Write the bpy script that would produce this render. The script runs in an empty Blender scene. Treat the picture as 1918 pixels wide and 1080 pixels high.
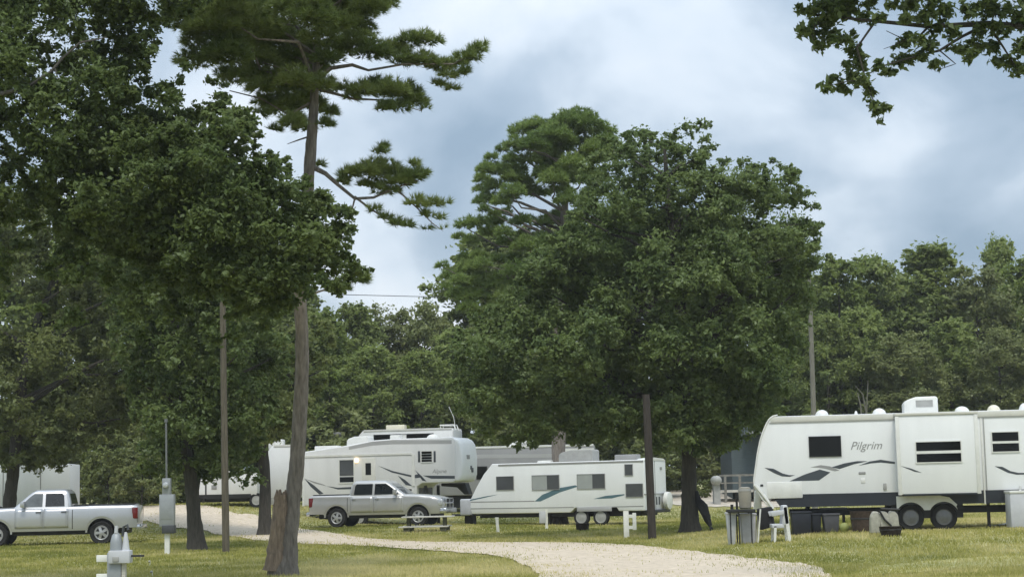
import bpy, bmesh, math, random
import numpy as np
from mathutils import Vector, Matrix

SC = bpy.context.scene
COL = SC.collection
R = math.radians
rng = np.random.default_rng(11)
random.seed(5)

# ------------------------------------------------------------------ camera
FPX = 3240.0
CAM_H = 1.62
PITCH = math.atan(372.0 / FPX)
ROLL = R(1.3)
camd = bpy.data.cameras.new('camera')
camd.sensor_fit = 'HORIZONTAL'
camd.sensor_width = 36.0
camd.lens = 36.0 * FPX / 1918.0
camd.clip_start = 0.1
camd.clip_end = 3000.0
cam = bpy.data.objects.new('camera', camd)
COL.objects.link(cam)
SC.camera = cam
CPOS = Vector((0, 0, CAM_H))
fwd = Vector((0, math.cos(PITCH), math.sin(PITCH)))
r0 = Vector((1, 0, 0)); u0 = Vector((0, -math.sin(PITCH), math.cos(PITCH)))
cright = math.cos(ROLL) * r0 - math.sin(ROLL) * u0
cup = math.sin(ROLL) * r0 + math.cos(ROLL) * u0
M = Matrix.Identity(4)
for i in range(3):
    M[i][0] = cright[i]; M[i][1] = cup[i]; M[i][2] = -fwd[i]; M[i][3] = CPOS[i]
cam.matrix_world = M

# ------------------------------------------------------------------ world, sun, exposure
SUN_EL, SUN_AZ = R(60), R(176)        # azimuth clockwise from +Y: behind the viewer, a little left
w = bpy.data.worlds.new('World'); SC.world = w; w.use_nodes = True
nt = w.node_tree; nt.nodes.clear()
def N(t, **k):
    n = nt.nodes.new(t)
    for a, b in k.items(): setattr(n, a, b)
    return n
out = N('ShaderNodeOutputWorld'); bg = N('ShaderNodeBackground')
sky = N('ShaderNodeTexSky'); sky.sky_type = 'NISHITA'; sky.sun_disc = False
sky.sun_elevation = SUN_EL; sky.sun_rotation = SUN_AZ; sky.air_density = 1.2; sky.dust_density = 1.5
skm = N('ShaderNodeVectorMath', operation='SCALE'); skm.inputs['Scale'].default_value = 0.08
tc = N('ShaderNodeTexCoord'); sp = N('ShaderNodeSeparateXYZ')
za = N('ShaderNodeMath', operation='MAXIMUM'); za.inputs[1].default_value = 0.0
zb = N('ShaderNodeMath', operation='ADD'); zb.inputs[1].default_value = 0.55
dx = N('ShaderNodeMath', operation='DIVIDE'); dy = N('ShaderNodeMath', operation='DIVIDE')
cb = N('ShaderNodeCombineXYZ')
L = nt.links.new
L(tc.outputs['Generated'], sp.inputs[0]); L(sp.outputs['Z'], za.inputs[0]); L(za.outputs[0], zb.inputs[0])
L(sp.outputs['X'], dx.inputs[0]); L(zb.outputs[0], dx.inputs[1])
L(sp.outputs['Y'], dy.inputs[0]); L(zb.outputs[0], dy.inputs[1])
L(dx.outputs[0], cb.inputs['X']); L(dy.outputs[0], cb.inputs['Y'])
mp = N('ShaderNodeMapping'); mp.inputs['Location'].default_value = (14.277877625513483, 32.65375351775711, 7.3991033309615855); mp.inputs['Rotation'].default_value = (0, 0, R(20))
L(cb.outputs[0], mp.inputs['Vector'])
n1 = N('ShaderNodeTexNoise'); n1.inputs['Scale'].default_value = 4.2; n1.inputs['Detail'].default_value = 7; n1.inputs['Roughness'].default_value = 0.48; n1.inputs['Distortion'].default_value = 0.25
L(mp.outputs[0], n1.inputs['Vector'])
rp = N('ShaderNodeValToRGB'); e = rp.color_ramp.elements
e[0].position = 0.34; e[0].color = (0.26, 0.35, 0.455, 1)
e[1].position = 0.69; e[1].color = (0.77, 0.815, 0.87, 1)
k = rp.color_ramp.elements.new(0.46); k.color = (0.39, 0.48, 0.585, 1)
k = rp.color_ramp.elements.new(0.55); k.color = (0.585, 0.665, 0.755, 1)
L(n1.outputs['Fac'], rp.inputs[0])
mx = N('ShaderNodeMix', data_type='RGBA'); mx.inputs[0].default_value = 0.88
L(sky.outputs[0], skm.inputs[0]); L(skm.outputs[0], mx.inputs[6]); L(rp.outputs[0], mx.inputs[7])
zq = N('ShaderNodeMath', operation='POWER'); zq.inputs[1].default_value = 1.7; L(za.outputs[0], zq.inputs[0])
zg = N('ShaderNodeMath', operation='MULTIPLY_ADD'); zg.inputs[1].default_value = 1.15; zg.inputs[2].default_value = 0.92; L(zq.outputs[0], zg.inputs[0])
L(mx.outputs[2], bg.inputs['Color']); L(zg.outputs[0], bg.inputs['Strength'])
L(bg.outputs[0], out.inputs[0])

sund = bpy.data.lights.new('sun', 'SUN'); sund.energy = 1.5; sund.angle = R(14); sund.color = (1.0, 0.95, 0.86)
sun = bpy.data.objects.new('sun', sund); COL.objects.link(sun)
sdir = Vector((math.sin(SUN_AZ) * math.cos(SUN_EL), math.cos(SUN_AZ) * math.cos(SUN_EL), math.sin(SUN_EL)))
sun.rotation_euler = sdir.to_track_quat('Z', 'Y').to_euler()

SC.view_settings.view_transform = 'Standard'; SC.view_settings.look = 'None'
SC.view_settings.exposure = 0.45; SC.view_settings.gamma = 1.0
SC.render.engine = 'CYCLES'
cy = SC.cycles
cy.max_bounces = 6; cy.diffuse_bounces = 3; cy.glossy_bounces = 3; cy.transmission_bounces = 4; cy.transparent_max_bounces = 8
cy.use_denoising = True
cy.caustics_reflective = False; cy.caustics_refractive = False

# ------------------------------------------------------------------ pixel helpers (photo pixels -> points in the place)
def ray(px, py):
    px = float(px); py = float(py)
    return (fwd + ((px - 959) / FPX) * cright - ((py - 540) / FPX) * cup)
def at(px, py, Y):
    d = ray(px, py); return CPOS + d * (float(Y) / d.y)
def sstep(a, b, x):
    t = np.clip((x - a) / (b - a), 0, 1); return t * t * (3 - 2 * t)
def zt(x, y):
    x = np.asarray(x, float); y = np.asarray(y, float)
    s0 = 62 + 16 * sstep(-15, -4, x)
    z = 1.15 * sstep(0, 1, (y - s0) / 24.0)
    z = z + 0.28 * sstep(3.5, 9.5, x) * sstep(33, 44, y) * (1 - sstep(54, 75, y))
    z = z + 0.12 * np.exp(-((x + 5.6) ** 2 + (y - 72) ** 2) / 36.0)
    z = z + 0.02 * np.sin(x * 0.5) * np.sin(y * 0.33)
    return z
def zf(x, y): return float(zt(x, y))
def gnd(px, Y):
    """ground point in the column of pixel px at distance Y"""
    p = at(px, 950, Y); return Vector((p.x, Y, zf(p.x, Y)))
def hit(px, py):
    d = ray(px, py); Y = 8.0; prev = None
    while Y < 240:
        p = CPOS + d * (Y / d.y)
        if p.z < zf(p.x, p.y): return Vector((p.x, p.y, zf(p.x, p.y)))
        Y += 0.25
    return Vector((p.x, p.y, zf(p.x, p.y)))
def ppm(Y): return FPX / Y
def zz(ox, oy, s): return lambda pts: [(ox + a * s, oy + b * s) for a, b in pts]
Z1 = zz(0, 760, 480 / 1620); Z2 = zz(440, 760, 480 / 1620); Z3 = zz(820, 760, 480 / 1620); Z4 = zz(1140, 760, 380 / 1282)
Z5 = zz(1380, 720, 538 / 1816); Z6 = zz(1380, 0, 538 / 1918)

# ------------------------------------------------------------------ scene-graph helpers
def tag(o, label=None, cat=None, group=None, kind=None):
    if label: o['label'] = label
    if cat: o['category'] = cat
    if group: o['group'] = group
    if kind: o['kind'] = kind
    return o
def thing(name, label, cat, loc=(0, 0, 0), rz=0.0, group=None, parent=None):
    o = bpy.data.objects.new(name, None); COL.objects.link(o)
    o.location = loc; o.rotation_euler = (0, 0, rz); o.empty_display_size = 0.3
    if parent: o.parent = parent
    return tag(o, label, cat, group)
def empty_part(name, loc, parent):
    o = bpy.data.objects.new(name, None); COL.objects.link(o); o.location = loc; o.parent = parent; return o

class MB:
    def __init__(s): s.v = []; s.f = []
    def add(s, vs, fs):
        b = len(s.v); s.v += [tuple(p) for p in vs]; s.f += [tuple(i + b for i in f) for f in fs]; return s
    def box(s, x0, x1, y0, y1, z0, z1):
        return s.add([(x0, y0, z0), (x1, y0, z0), (x1, y1, z0), (x0, y1, z0), (x0, y0, z1), (x1, y0, z1), (x1, y1, z1), (x0, y1, z1)],
                     [(0, 3, 2, 1), (4, 5, 6, 7), (0, 1, 5, 4), (1, 2, 6, 5), (2, 3, 7, 6), (3, 0, 4, 7)])
    def prism(s, poly, y0, y1):
        n = len(poly)
        vs = [(x, y0, z) for x, z in poly] + [(x, y1, z) for x, z in poly]
        fs = [tuple(range(n)), tuple(range(2 * n - 1, n - 1, -1))] + [(i, i + n, (i + 1) % n + n, (i + 1) % n) for i in range(n)]
        return s.add(vs, fs)
    def tube(s, pts, rad, n=8, caps=True, wob=0.0, rg=None):
        pts = [Vector(p) for p in pts]; m = len(pts)
        if not hasattr(rad, '__len__'): rad = [rad] * m
        rings = []; ref = Vector((0.31, 0.95, 0.05)).normalized()
        vs = []
        for i, p in enumerate(pts):
            t = (pts[min(i + 1, m - 1)] - pts[max(i - 1, 0)]).normalized()
            a = ref - t * ref.dot(t)
            if a.length < 1e-3: a = Vector((1, 0, 0)) - t * t.x
            a.normalize(); b = t.cross(a)
            for k in range(n):
                th = 2 * math.pi * k / n
                q = 1.0 if not wob else 1 + wob * (rg.random() - 0.5) * 2
                vs.append(p + (a * math.cos(th) + b * math.sin(th)) * rad[i] * q)
        fs = [(i * n + k, i * n + (k + 1) % n, (i + 1) * n + (k + 1) % n, (i + 1) * n + k) for i in range(m - 1) for k in range(n)]
        if caps: fs += [tuple(range(n - 1, -1, -1)), tuple(range((m - 1) * n, m * n))]
        return s.add(vs, fs)
    def lathe(s, prof, o=(0, 0, 0), axis='y', n=24, caps=True):
        vs = []
        for r, h in prof:
            for k in range(n):
                th = 2 * math.pi * k / n; c, d = r * math.cos(th), r * math.sin(th)
                vs.append((o[0] + c, o[1] + h, o[2] + d) if axis == 'y' else (o[0] + c, o[1] + d, o[2] + h))
        m = len(prof)
        fs = [(i * n + k, i * n + (k + 1) % n, (i + 1) * n + (k + 1) % n, (i + 1) * n + k) for i in range(m - 1) for k in range(n)]
        if caps: fs += [tuple(range(n - 1, -1, -1)), tuple(range((m - 1) * n, m * n))]
        return s.add(vs, fs)
    def grid(s, fn, us, vs_, loop=False):
        nu, nv = len(us), len(vs_)
        vs = [fn(u, v) for u in us for v in vs_]
        fs = [(i * nv + j, i * nv + j + 1, (i + 1) * nv + j + 1, (i + 1) * nv + j) for i in range(nu - 1) for j in range(nv - 1)]
        if loop: fs += [(i * nv + nv - 1, i * nv, (i + 1) * nv, (i + 1) * nv + nv - 1) for i in range(nu - 1)]
        return s.add(vs, fs)
    def build(s, name, mat, parent=None, bevel=0.0, seg=2, smooth=True, solid=0.0, origin=None):
        me = bpy.data.meshes.new(name)
        vs = s.v if origin is None else [(a - origin[0], b - origin[1], c - origin[2]) for a, b, c in s.v]
        me.from_pydata(vs, [], s.f)
        bm = bmesh.new(); bm.from_mesh(me); bmesh.ops.recalc_face_normals(bm, faces=bm.faces)
        if bevel > 0:
            ed = [x for x in bm.edges if len(x.link_faces) == 2 and x.calc_face_angle(0) > R(25)]
            bmesh.ops.bevel(bm, geom=ed, offset=bevel, segments=seg, affect='EDGES', profile=0.5, clamp_overlap=True)
        bm.to_mesh(me); bm.free()
        if smooth:
            me.polygons.foreach_set('use_smooth', [True] * len(me.polygons))
            me.set_sharp_from_angle(angle=R(38))
        o = bpy.data.objects.new(name, me); COL.objects.link(o)
        if mat: me.materials.append(mat)
        if origin is not None: o.location = origin
        if parent: o.parent = parent
        if solid:
            md = o.modifiers.new('solid', 'SOLIDIFY'); md.thickness = solid; md.offset = -1
        return o

# ------------------------------------------------------------------ materials
MATS = {}
def newmat(name):
    m = bpy.data.materials.new(name); m.use_nodes = True
    t = m.node_tree; return m, t, t.nodes['Principled BSDF'], t.links.new
def surf(name, col, rough=0.6, metal=0.0, var=0.12, scale=3.0, col2=None, bump=0.0, bscale=40.0, coat=0.0, stretch=(1, 1, 1), detail=5):
    m, t, b, L = newmat(name)
    tc = t.nodes.new('ShaderNodeTexCoord'); mp = t.nodes.new('ShaderNodeMapping'); mp.inputs['Scale'].default_value = stretch
    L(tc.outputs['Object'], mp.inputs['Vector'])
    n = t.nodes.new('ShaderNodeTexNoise'); n.inputs['Scale'].default_value = scale; n.inputs['Detail'].default_value = detail; n.inputs['Roughness'].default_value = 0.6
    L(mp.outputs[0], n.inputs['Vector'])
    r = t.nodes.new('ShaderNodeValToRGB'); e = r.color_ramp.elements
    c2 = col2 or tuple(c * (1 - 2 * var) for c in col)
    e[0].position = 0.3; e[0].color = (*c2, 1); e[1].position = 0.68; e[1].color = (*col, 1)
    L(n.outputs['Fac'], r.inputs[0]); L(r.outputs[0], b.inputs['Base Color'])
    b.inputs['Roughness'].default_value = rough; b.inputs['Metallic'].default_value = metal
    b.inputs['Coat Weight'].default_value = coat
    if bump:
        n2 = t.nodes.new('ShaderNodeTexNoise'); n2.inputs['Scale'].default_value = bscale; n2.inputs['Detail'].default_value = 6
        L(mp.outputs[0], n2.inputs['Vector'])
        bp = t.nodes.new('ShaderNodeBump'); bp.inputs['Strength'].default_value = bump; bp.inputs['Distance'].default_value = 0.03
        L(n2.outputs['Fac'], bp.inputs['Height']); L(bp.outputs[0], b.inputs['Normal'])
    return m
RVWHITE = surf('rv_white', (0.80, 0.81, 0.805), 0.35, var=0.035, scale=1.2, stretch=(1.5, 1, 0.25))
RVWHITE2 = surf('rv_white_darker', (0.72, 0.72, 0.71), 0.45, var=0.05, scale=1.2, stretch=(1.5, 1, 0.25))  # darker copy of the white; puts shade into the low far trailer
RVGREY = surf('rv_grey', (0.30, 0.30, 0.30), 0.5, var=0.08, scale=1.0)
RVSHADE = surf('rv_silver_panel', (0.42, 0.42, 0.42), 0.5, var=0.06, scale=1.0)
CREAM = surf('cream_trim', (0.66, 0.65, 0.59), 0.5, var=0.06)
ROOFW = surf('roof_membrane', (0.62, 0.61, 0.56), 0.7, var=0.12, scale=2)
PLASTW = surf('white_plastic', (0.74, 0.74, 0.70), 0.45, var=0.07, scale=4)
PLASTY = surf('aged_plastic', (0.70, 0.66, 0.52), 0.5, var=0.07, scale=4)
ACGREY = surf('grey_plastic', (0.36, 0.36, 0.34), 0.55, var=0.1, scale=5)
CHAR = surf('charcoal_panel', (0.022, 0.026, 0.034), 0.45, var=0.12, scale=2)
DECALD = surf('dark_grey_vinyl', (0.055, 0.065, 0.075), 0.35, var=0.06)
DECALG = surf('light_grey_vinyl', (0.30, 0.30, 0.29), 0.4, var=0.06)
DECALT = surf('teal_vinyl', (0.09, 0.17, 0.20), 0.35, var=0.06)
GLASSD = surf('dark_tinted_glass', (0.008, 0.009, 0.008), 0.08, var=0.1)
GLASSD.node_tree.nodes['Principled BSDF'].inputs['Specular IOR Level'].default_value = 0.22
GLASSG = surf('grey_tinted_glass', (0.075, 0.078, 0.08), 0.12, var=0.1)
GLASSL = surf('glass_with_pale_blind', (0.36, 0.38, 0.37), 0.18, var=0.06)
CARGLASS = surf('car_glass', (0.018, 0.022, 0.024), 0.05, var=0.2)
CARGLASSL = surf('car_glass_pale', (0.16, 0.18, 0.19), 0.06, var=0.25, scale=2)
BLACK = surf('black_plastic', (0.014, 0.014, 0.014), 0.6, var=0.2)
RUBBER = surf('tyre_rubber', (0.016, 0.016, 0.016), 0.85, var=0.2)
STEEL = surf('dark_steel', (0.05, 0.05, 0.05), 0.55, metal=0.3, var=0.2)
RIMM = surf('alloy_rim', (0.50, 0.50, 0.50), 0.35, metal=0.5, var=0.1, scale=6)
RIMW = surf('white_steel_rim', (0.42, 0.42, 0.40), 0.5, var=0.12, scale=8)
RIMG = surf('grey_hub_cap', (0.20, 0.20, 0.20), 0.4, metal=0.4, var=0.12, scale=8)
CHROME = surf('chrome', (0.62, 0.63, 0.64), 0.18, metal=0.9, var=0.05)
SILVER = surf('silver_paint', (0.50, 0.51, 0.525), 0.34, metal=0.55, var=0.04, scale=1.5, coat=0.6)
PEWTER = surf('pewter_paint', (0.48, 0.475, 0.455), 0.34, metal=0.55, var=0.05, scale=1.5, coat=0.6)
REDL = surf('red_lamp', (0.16, 0.012, 0.012), 0.2, var=0.1)
CLEARL = surf('clear_lamp', (0.55, 0.57, 0.58), 0.12, metal=0.3, var=0.1, scale=10)
GALV = surf('grey_utility_metal', (0.33, 0.35, 0.36), 0.5, metal=0.25, var=0.08, scale=5)
GALVD = surf('dark_utility_metal', (0.06, 0.065, 0.07), 0.55, var=0.15, scale=5)
WOODP = surf('pole_wood', (0.145, 0.125, 0.09), 0.9, var=0.28, scale=4, stretch=(6, 6, 0.5), bump=0.5, bscale=14)
WOODD = surf('dark_pole_wood', (0.058, 0.047, 0.038), 0.9, var=0.28, scale=4, stretch=(6, 6, 0.5), bump=0.5, bscale=14)
WOODG = surf('weathered_plank', (0.62, 0.60, 0.53), 0.85, var=0.2, scale=5, stretch=(1, 8, 8))
WOODM = surf('mossy_timber', (0.12, 0.12, 0.07), 0.9, var=0.25, scale=5)
BARK = surf('pine_bark', (0.24, 0.21, 0.178), 0.95, col2=(0.095, 0.081, 0.068), scale=6, stretch=(3, 3, 0.6), bump=1.0, bscale=9, detail=8)
BARKO = surf('oak_bark', (0.075, 0.068, 0.055), 0.95, col2=(0.03, 0.027, 0.022), scale=6, stretch=(3, 3, 0.5), bump=0.9, bscale=9, detail=8)
BARKR = surf('broken_bark', (0.30, 0.225, 0.16), 0.95, col2=(0.12, 0.088, 0.062), scale=5, stretch=(4, 4, 0.6), bump=1.0, bscale=8, detail=8)
TWIG = surf('twig_bark', (0.12, 0.11, 0.095), 0.95, var=0.2, scale=10)
SIDING = surf('teal_grey_siding', (0.075, 0.098, 0.103), 0.8, var=0.12, scale=2, stretch=(1, 1, 12))
BEIGE = surf('beige_drum', (0.27, 0.25, 0.20), 0.6, var=0.1, scale=4)
GREYTUB = surf('grey_tub', (0.09, 0.09, 0.10), 0.6, var=0.12)
BROWN = surf('brown_wicker', (0.075, 0.05, 0.035), 0.85, var=0.3, scale=18)
NAVY = surf('dark_blue_tub', (0.018, 0.021, 0.032), 0.5, var=0.2)
FABRIC = surf('black_canvas', (0.022, 0.022, 0.024), 0.95, var=0.25, scale=12)
SOIL = surf('dark_soil', (0.03, 0.022, 0.015), 0.95, var=0.2, scale=18)
BAGS = surf('pale_sacking', (0.42, 0.41, 0.34), 0.8, var=0.15, scale=14)
LIME = surf('lime_plastic', (0.30, 0.33, 0.10), 0.6, var=0.1)
HOSE = surf('white_hose', (0.6, 0.6, 0.57), 0.5, var=0.08)
TARPG = surf('pale_panel', (0.56, 0.57, 0.59), 0.6, var=0.08, scale=4)
PAINTW = surf('white_paint', (0.80, 0.80, 0.74), 0.6, var=0.08, scale=8)
ROPE = surf('wire_black', (0.03, 0.03, 0.03), 0.7)
def lampmat():
    m, t, b, L = newmat('lit_lamp'); b.inputs['Base Color'].default_value = (0.9, 0.75, 0.5, 1)
    b.inputs['Emission Color'].default_value = (1.0, 0.72, 0.36, 1); b.inputs['Emission Strength'].default_value = 4.0
    return m
LAMP = lampmat()
def leafmat(name, a, b_, trans=0.48, dry=(0.11, 0.10, 0.035), dryamt=0.04):
    m = bpy.data.materials.new(name); m.use_nodes = True; t = m.node_tree; t.nodes.clear(); L = t.links.new
    at_ = t.nodes.new('ShaderNodeAttribute'); at_.attribute_name = 'tint'
    r = t.nodes.new('ShaderNodeValToRGB'); e = r.color_ramp.elements
    e[0].position = 0.1; e[0].color = (*a, 1); e[1].position = 0.88; e[1].color = (*b_, 1)
    k = r.color_ramp.elements.new(0.97); k.color = (*dry, 1)
    oi = t.nodes.new('ShaderNodeObjectInfo')
    hs = t.nodes.new('ShaderNodeHueSaturation')
    mr = t.nodes.new('ShaderNodeMapRange'); mr.inputs[3].default_value = 0.9; mr.inputs[4].default_value = 1.14
    L(oi.outputs['Random'], mr.inputs[0]); L(mr.outputs[0], hs.inputs['Value'])
    L(at_.outputs['Fac'], r.inputs[0]); L(r.outputs[0], hs.inputs['Color'])
    d = t.nodes.new('ShaderNodeBsdfDiffuse'); tr = t.nodes.new('ShaderNodeBsdfTranslucent'); g = t.nodes.new('ShaderNodeBsdfGlossy')
    g.inputs['Roughness'].default_value = 0.45; g.inputs['Color'].default_value = (0.8, 0.85, 0.9, 1)
    L(hs.outputs[0], d.inputs[0]); L(hs.outputs[0], tr.inputs[0])
    m1 = t.nodes.new('ShaderNodeMixShader'); m1.inputs[0].default_value = trans; L(d.outputs[0], m1.inputs[1]); L(tr.outputs[0], m1.inputs[2])
    m2 = t.nodes.new('ShaderNodeMixShader'); m2.inputs[0].default_value = 0.02; L(m1.outputs[0], m2.inputs[1]); L(g.outputs[0], m2.inputs[2])
    o = t.nodes.new('ShaderNodeOutputMaterial'); L(m2.outputs[0], o.inputs[0])
    return m
LEAF_DARK = leafmat('oak_leaf_dark', (0.108, 0.158, 0.050), (0.215, 0.272, 0.086))
LEAF_OAK = leafmat('oak_leaf', (0.098, 0.145, 0.048), (0.205, 0.258, 0.082))
LEAF_SOFT = leafmat('oak_leaf_soft', (0.142, 0.178, 0.060), (0.265, 0.295, 0.100))
LEAF_BG = leafmat('wood_leaf', (0.170, 0.225, 0.068), (0.310, 0.360, 0.105))
LEAF_YEL = leafmat('wood_leaf_bright', (0.150, 0.205, 0.048), (0.265, 0.325, 0.078))
LEAF_GREY = leafmat('wood_leaf_greyish', (0.180, 0.212, 0.080), (0.300, 0.325, 0.122))
NEEDLE = leafmat('pine_needle', (0.115, 0.160, 0.045), (0.235, 0.285, 0.085), trans=0.25)
NEEDLE_D = leafmat('pine_needle_far', (0.130, 0.195, 0.052), (0.260, 0.335, 0.090), trans=0.25)
GRASSM = None

# ------------------------------------------------------------------ ground, road
def ground_material():
    m, t, b, L = newmat('mown_grass')
    tc = t.nodes.new('ShaderNodeTexCoord')
    def noise(sc, det, stretch=(1, 1, 1)):
        mp = t.nodes.new('ShaderNodeMapping'); mp.inputs['Scale'].default_value = stretch
        n = t.nodes.new('ShaderNodeTexNoise'); n.inputs['Scale'].default_value = sc; n.inputs['Detail'].default_value = det
        L(tc.outputs['Object'], mp.inputs[0]); L(mp.outputs[0], n.inputs['Vector']); return n
    a = noise(0.30, 4, (1, 0.35, 1)); c = noise(2.2, 6); f = noise(22, 5)
    r = t.nodes.new('ShaderNodeValToRGB'); e = r.color_ramp.elements
    e[0].position = 0.34; e[0].color = (0.19, 0.20, 0.065, 1); e[1].position = 0.66; e[1].color = (0.50, 0.45, 0.24, 1)
    k = r.color_ramp.elements.new(0.5); k.color = (0.29, 0.28, 0.10, 1)
    ad = t.nodes.new('ShaderNodeMath'); ad.operation = 'MULTIPLY_ADD'; ad.inputs[1].default_value = 0.55
    L(c.outputs['Fac'], ad.inputs[0])
    h = t.nodes.new('ShaderNodeMath'); h.operation = 'MULTIPLY'; h.inputs[1].default_value = 0.45; L(a.outputs['Fac'], h.inputs[0]); L(h.outputs[0], ad.inputs[2])
    L(ad.outputs[0], r.inputs[0])
    mxx = t.nodes.new('ShaderNodeMix'); mxx.data_type = 'RGBA'; mxx.blend_type = 'MULTIPLY'; mxx.inputs[0].default_value = 0.5
    r2 = t.nodes.new('ShaderNodeValToRGB'); r2.color_ramp.elements[0].color = (0.45, 0.45, 0.4, 1); r2.color_ramp.elements[0].position = 0.35; r2.color_ramp.elements[1].position = 0.6
    L(f.outputs['Fac'], r2.inputs[0]); L(r.outputs[0], mxx.inputs[6]); L(r2.outputs[0], mxx.inputs[7])
    L(mxx.outputs[2], b.inputs['Base Color']); b.inputs['Roughness'].default_value = 0.95
    bp = t.nodes.new('ShaderNodeBump'); bp.inputs['Strength'].default_value = 0.6; bp.inputs['Distance'].default_value = 0.05
    L(f.outputs['Fac'], bp.inputs['Height']); L(bp.outputs[0], b.inputs['Normal'])
    return m
def grass_material():
    m = bpy.data.materials.new('grass_blade'); m.use_nodes = True; t = m.node_tree; t.nodes.clear(); L = t.links.new
    a = t.nodes.new('ShaderNodeAttribute'); a.attribute_name = 'tint'
    r = t.nodes.new('ShaderNodeValToRGB'); e = r.color_ramp.elements
    e[0].position = 0.15; e[0].color = (0.22, 0.24, 0.060, 1); e[1].position = 0.85; e[1].color = (0.65, 0.57, 0.28, 1)
    k = r.color_ramp.elements.new(0.5); k.color = (0.425, 0.40, 0.125, 1)
    L(a.outputs['Fac'], r.inputs[0])
    d = t.nodes.new('ShaderNodeBsdfDiffuse'); tr = t.nodes.new('ShaderNodeBsdfTranslucent'); mxs = t.nodes.new('ShaderNodeMixShader'); mxs.inputs[0].default_value = 0.35
    L(r.outputs[0], d.inputs[0]); L(r.outputs[0], tr.inputs[0]); L(d.outputs[0], mxs.inputs[1]); L(tr.outputs[0], mxs.inputs[2])
    o = t.nodes.new('ShaderNodeOutputMaterial'); L(mxs.outputs[0], o.inputs[0]); return m
xs = np.concatenate([np.linspace(-700, -62, 12), np.arange(-60, 60.1, 1.5), np.linspace(62, 700, 12)])
ys = np.concatenate([np.linspace(-120, 3, 8), np.arange(4.5, 112, 1.5), np.linspace(114, 1200, 14)])
GX, GY = np.meshgrid(xs, ys, indexing='ij')
GZ = zt(GX, GY)
gm = MB(); nv = len(ys)
gm.v = [tuple(p) for p in np.stack([GX, GY, GZ], -1).reshape(-1, 3)]
gm.f = [(i * nv + j, (i + 1) * nv + j, (i + 1) * nv + j + 1, i * nv + j + 1) for i in range(len(xs) - 1) for j in range(nv - 1)]
tag(gm.build('ground', ground_material()), kind='structure')

def vnoise(x, y, s, seed=0):
    """cheap smooth value noise for scattering"""
    x = np.asarray(x) * s + 31.7 * seed; y = np.asarray(y) * s + 17.3 * seed
    xi, yi = np.floor(x), np.floor(y); fx, fy = x - xi, y - yi
    fx = fx * fx * (3 - 2 * fx); fy = fy * fy * (3 - 2 * fy)
    h = lambda a, b: np.modf(np.abs(np.sin(a * 127.1 + b * 311.7 + seed) * 43758.5453))[0]
    return (h(xi, yi) * (1 - fx) + h(xi + 1, yi) * fx) * (1 - fy) + (h(xi, yi + 1) * (1 - fx) + h(xi + 1, yi + 1) * fx) * fy

GRAVEL = surf('pale_gravel', (0.66, 0.56, 0.435), 0.95, col2=(0.44, 0.36, 0.26), scale=4.5, bump=0.7, bscale=30, detail=9)
GRAVEL2 = surf('pale_gravel_far', (0.58, 0.52, 0.43), 0.95, col2=(0.40, 0.35, 0.28), scale=2.0, bump=0.5, bscale=20, detail=9)
ROADPOLYS = []
def road(name, pairs, mat, lift, seg=26, cross=16, jag=0.9):
    A = [hit(*a) if isinstance(a[0], (int, float)) and len(a) == 2 else a for a, b in pairs]
    B = [hit(*b) if len(b) == 2 else b for a, b in pairs]
    def resample(P):
        out_ = []
        for i in range(len(P) - 1):
            p0, p1, p2, p3 = P[max(i - 1, 0)], P[i], P[i + 1], P[min(i + 2, len(P) - 1)]
            for k in range(seg):
                t = k / seg
                lin = p1.lerp(p2, t)
                cr = 0.5 * ((2 * p1) + (p2 - p0) * t + (2 * p0 - 5 * p1 + 4 * p2 - p3) * t * t + (3 * p1 - p0 - 3 * p2 + p3) * t ** 3)
                out_.append(lin.lerp(cr, 0.5))
        out_.append(P[-1]); return out_
    A, B = resample(A), resample(B)
    m = MB(); nc = cross + 1
    la, lb = [], []
    for i, (a, b) in enumerate(zip(A, B)):
        ja = 1 + 0 * jag; wd = (b - a).length
        ea = (vnoise(a.x, a.y, 0.9, 1) - 0.5 + 0.6 * (vnoise(a.x, a.y, 3.1, 2) - 0.5)) * jag / max(wd, 0.5)
        eb = (vnoise(b.x, b.y, 0.9, 3) - 0.5 + 0.6 * (vnoise(b.x, b.y, 3.1, 4) - 0.5)) * jag / max(wd, 0.5)
        for j in range(nc):
            t = float(ea) + (1 + float(eb) - float(ea)) * j / cross
            p = a.lerp(b, t); m.v.append((p.x, p.y, zf(p.x, p.y) + lift))
            if j == 0: la.append((p.x, p.y))
            if j == cross: lb.append((p.x, p.y))
    m.f = [(i * nc + j, i * nc + j + 1, (i + 1) * nc + j + 1, (i + 1) * nc + j) for i in range(len(A) - 1) for j in range(cross)]
    ROADPOLYS.append((name, np.array(la + lb[::-1])))
    return tag(m.build(name, mat), kind='structure')
road('gravel_road', [((120, 950), (100, 962)), ((200, 949), (190, 965)), ((262, 948), (262, 974)), ((330, 946), (330, 990)), ((385, 947), (382, 995)), ((440, 961), (430, 1004)),
                     ((480, 966), (480, 1012)), ((500, 974), (505, 1015)), ((560, 989), (560, 1018)), ((650, 1003), (650, 1021)), ((720, 1011), (720, 1026)),
                     ((800, 1015), (810, 1031)), ((920, 1017), (915, 1040)), ((1000, 1016), (968, 1053)), ((1080, 1017), (1000, 1070)), ((1180, 1021), (1010, 1082)),
                     ((1290, 1033), (1015, 1100)), ((1420, 1046), (1010, 1160)), ((1530, 1064), (980, 1260)), ((1590, 1120), (900, 1420)), ((1700, 1300), (820, 1700))], GRAVEL, 0.03)
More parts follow.
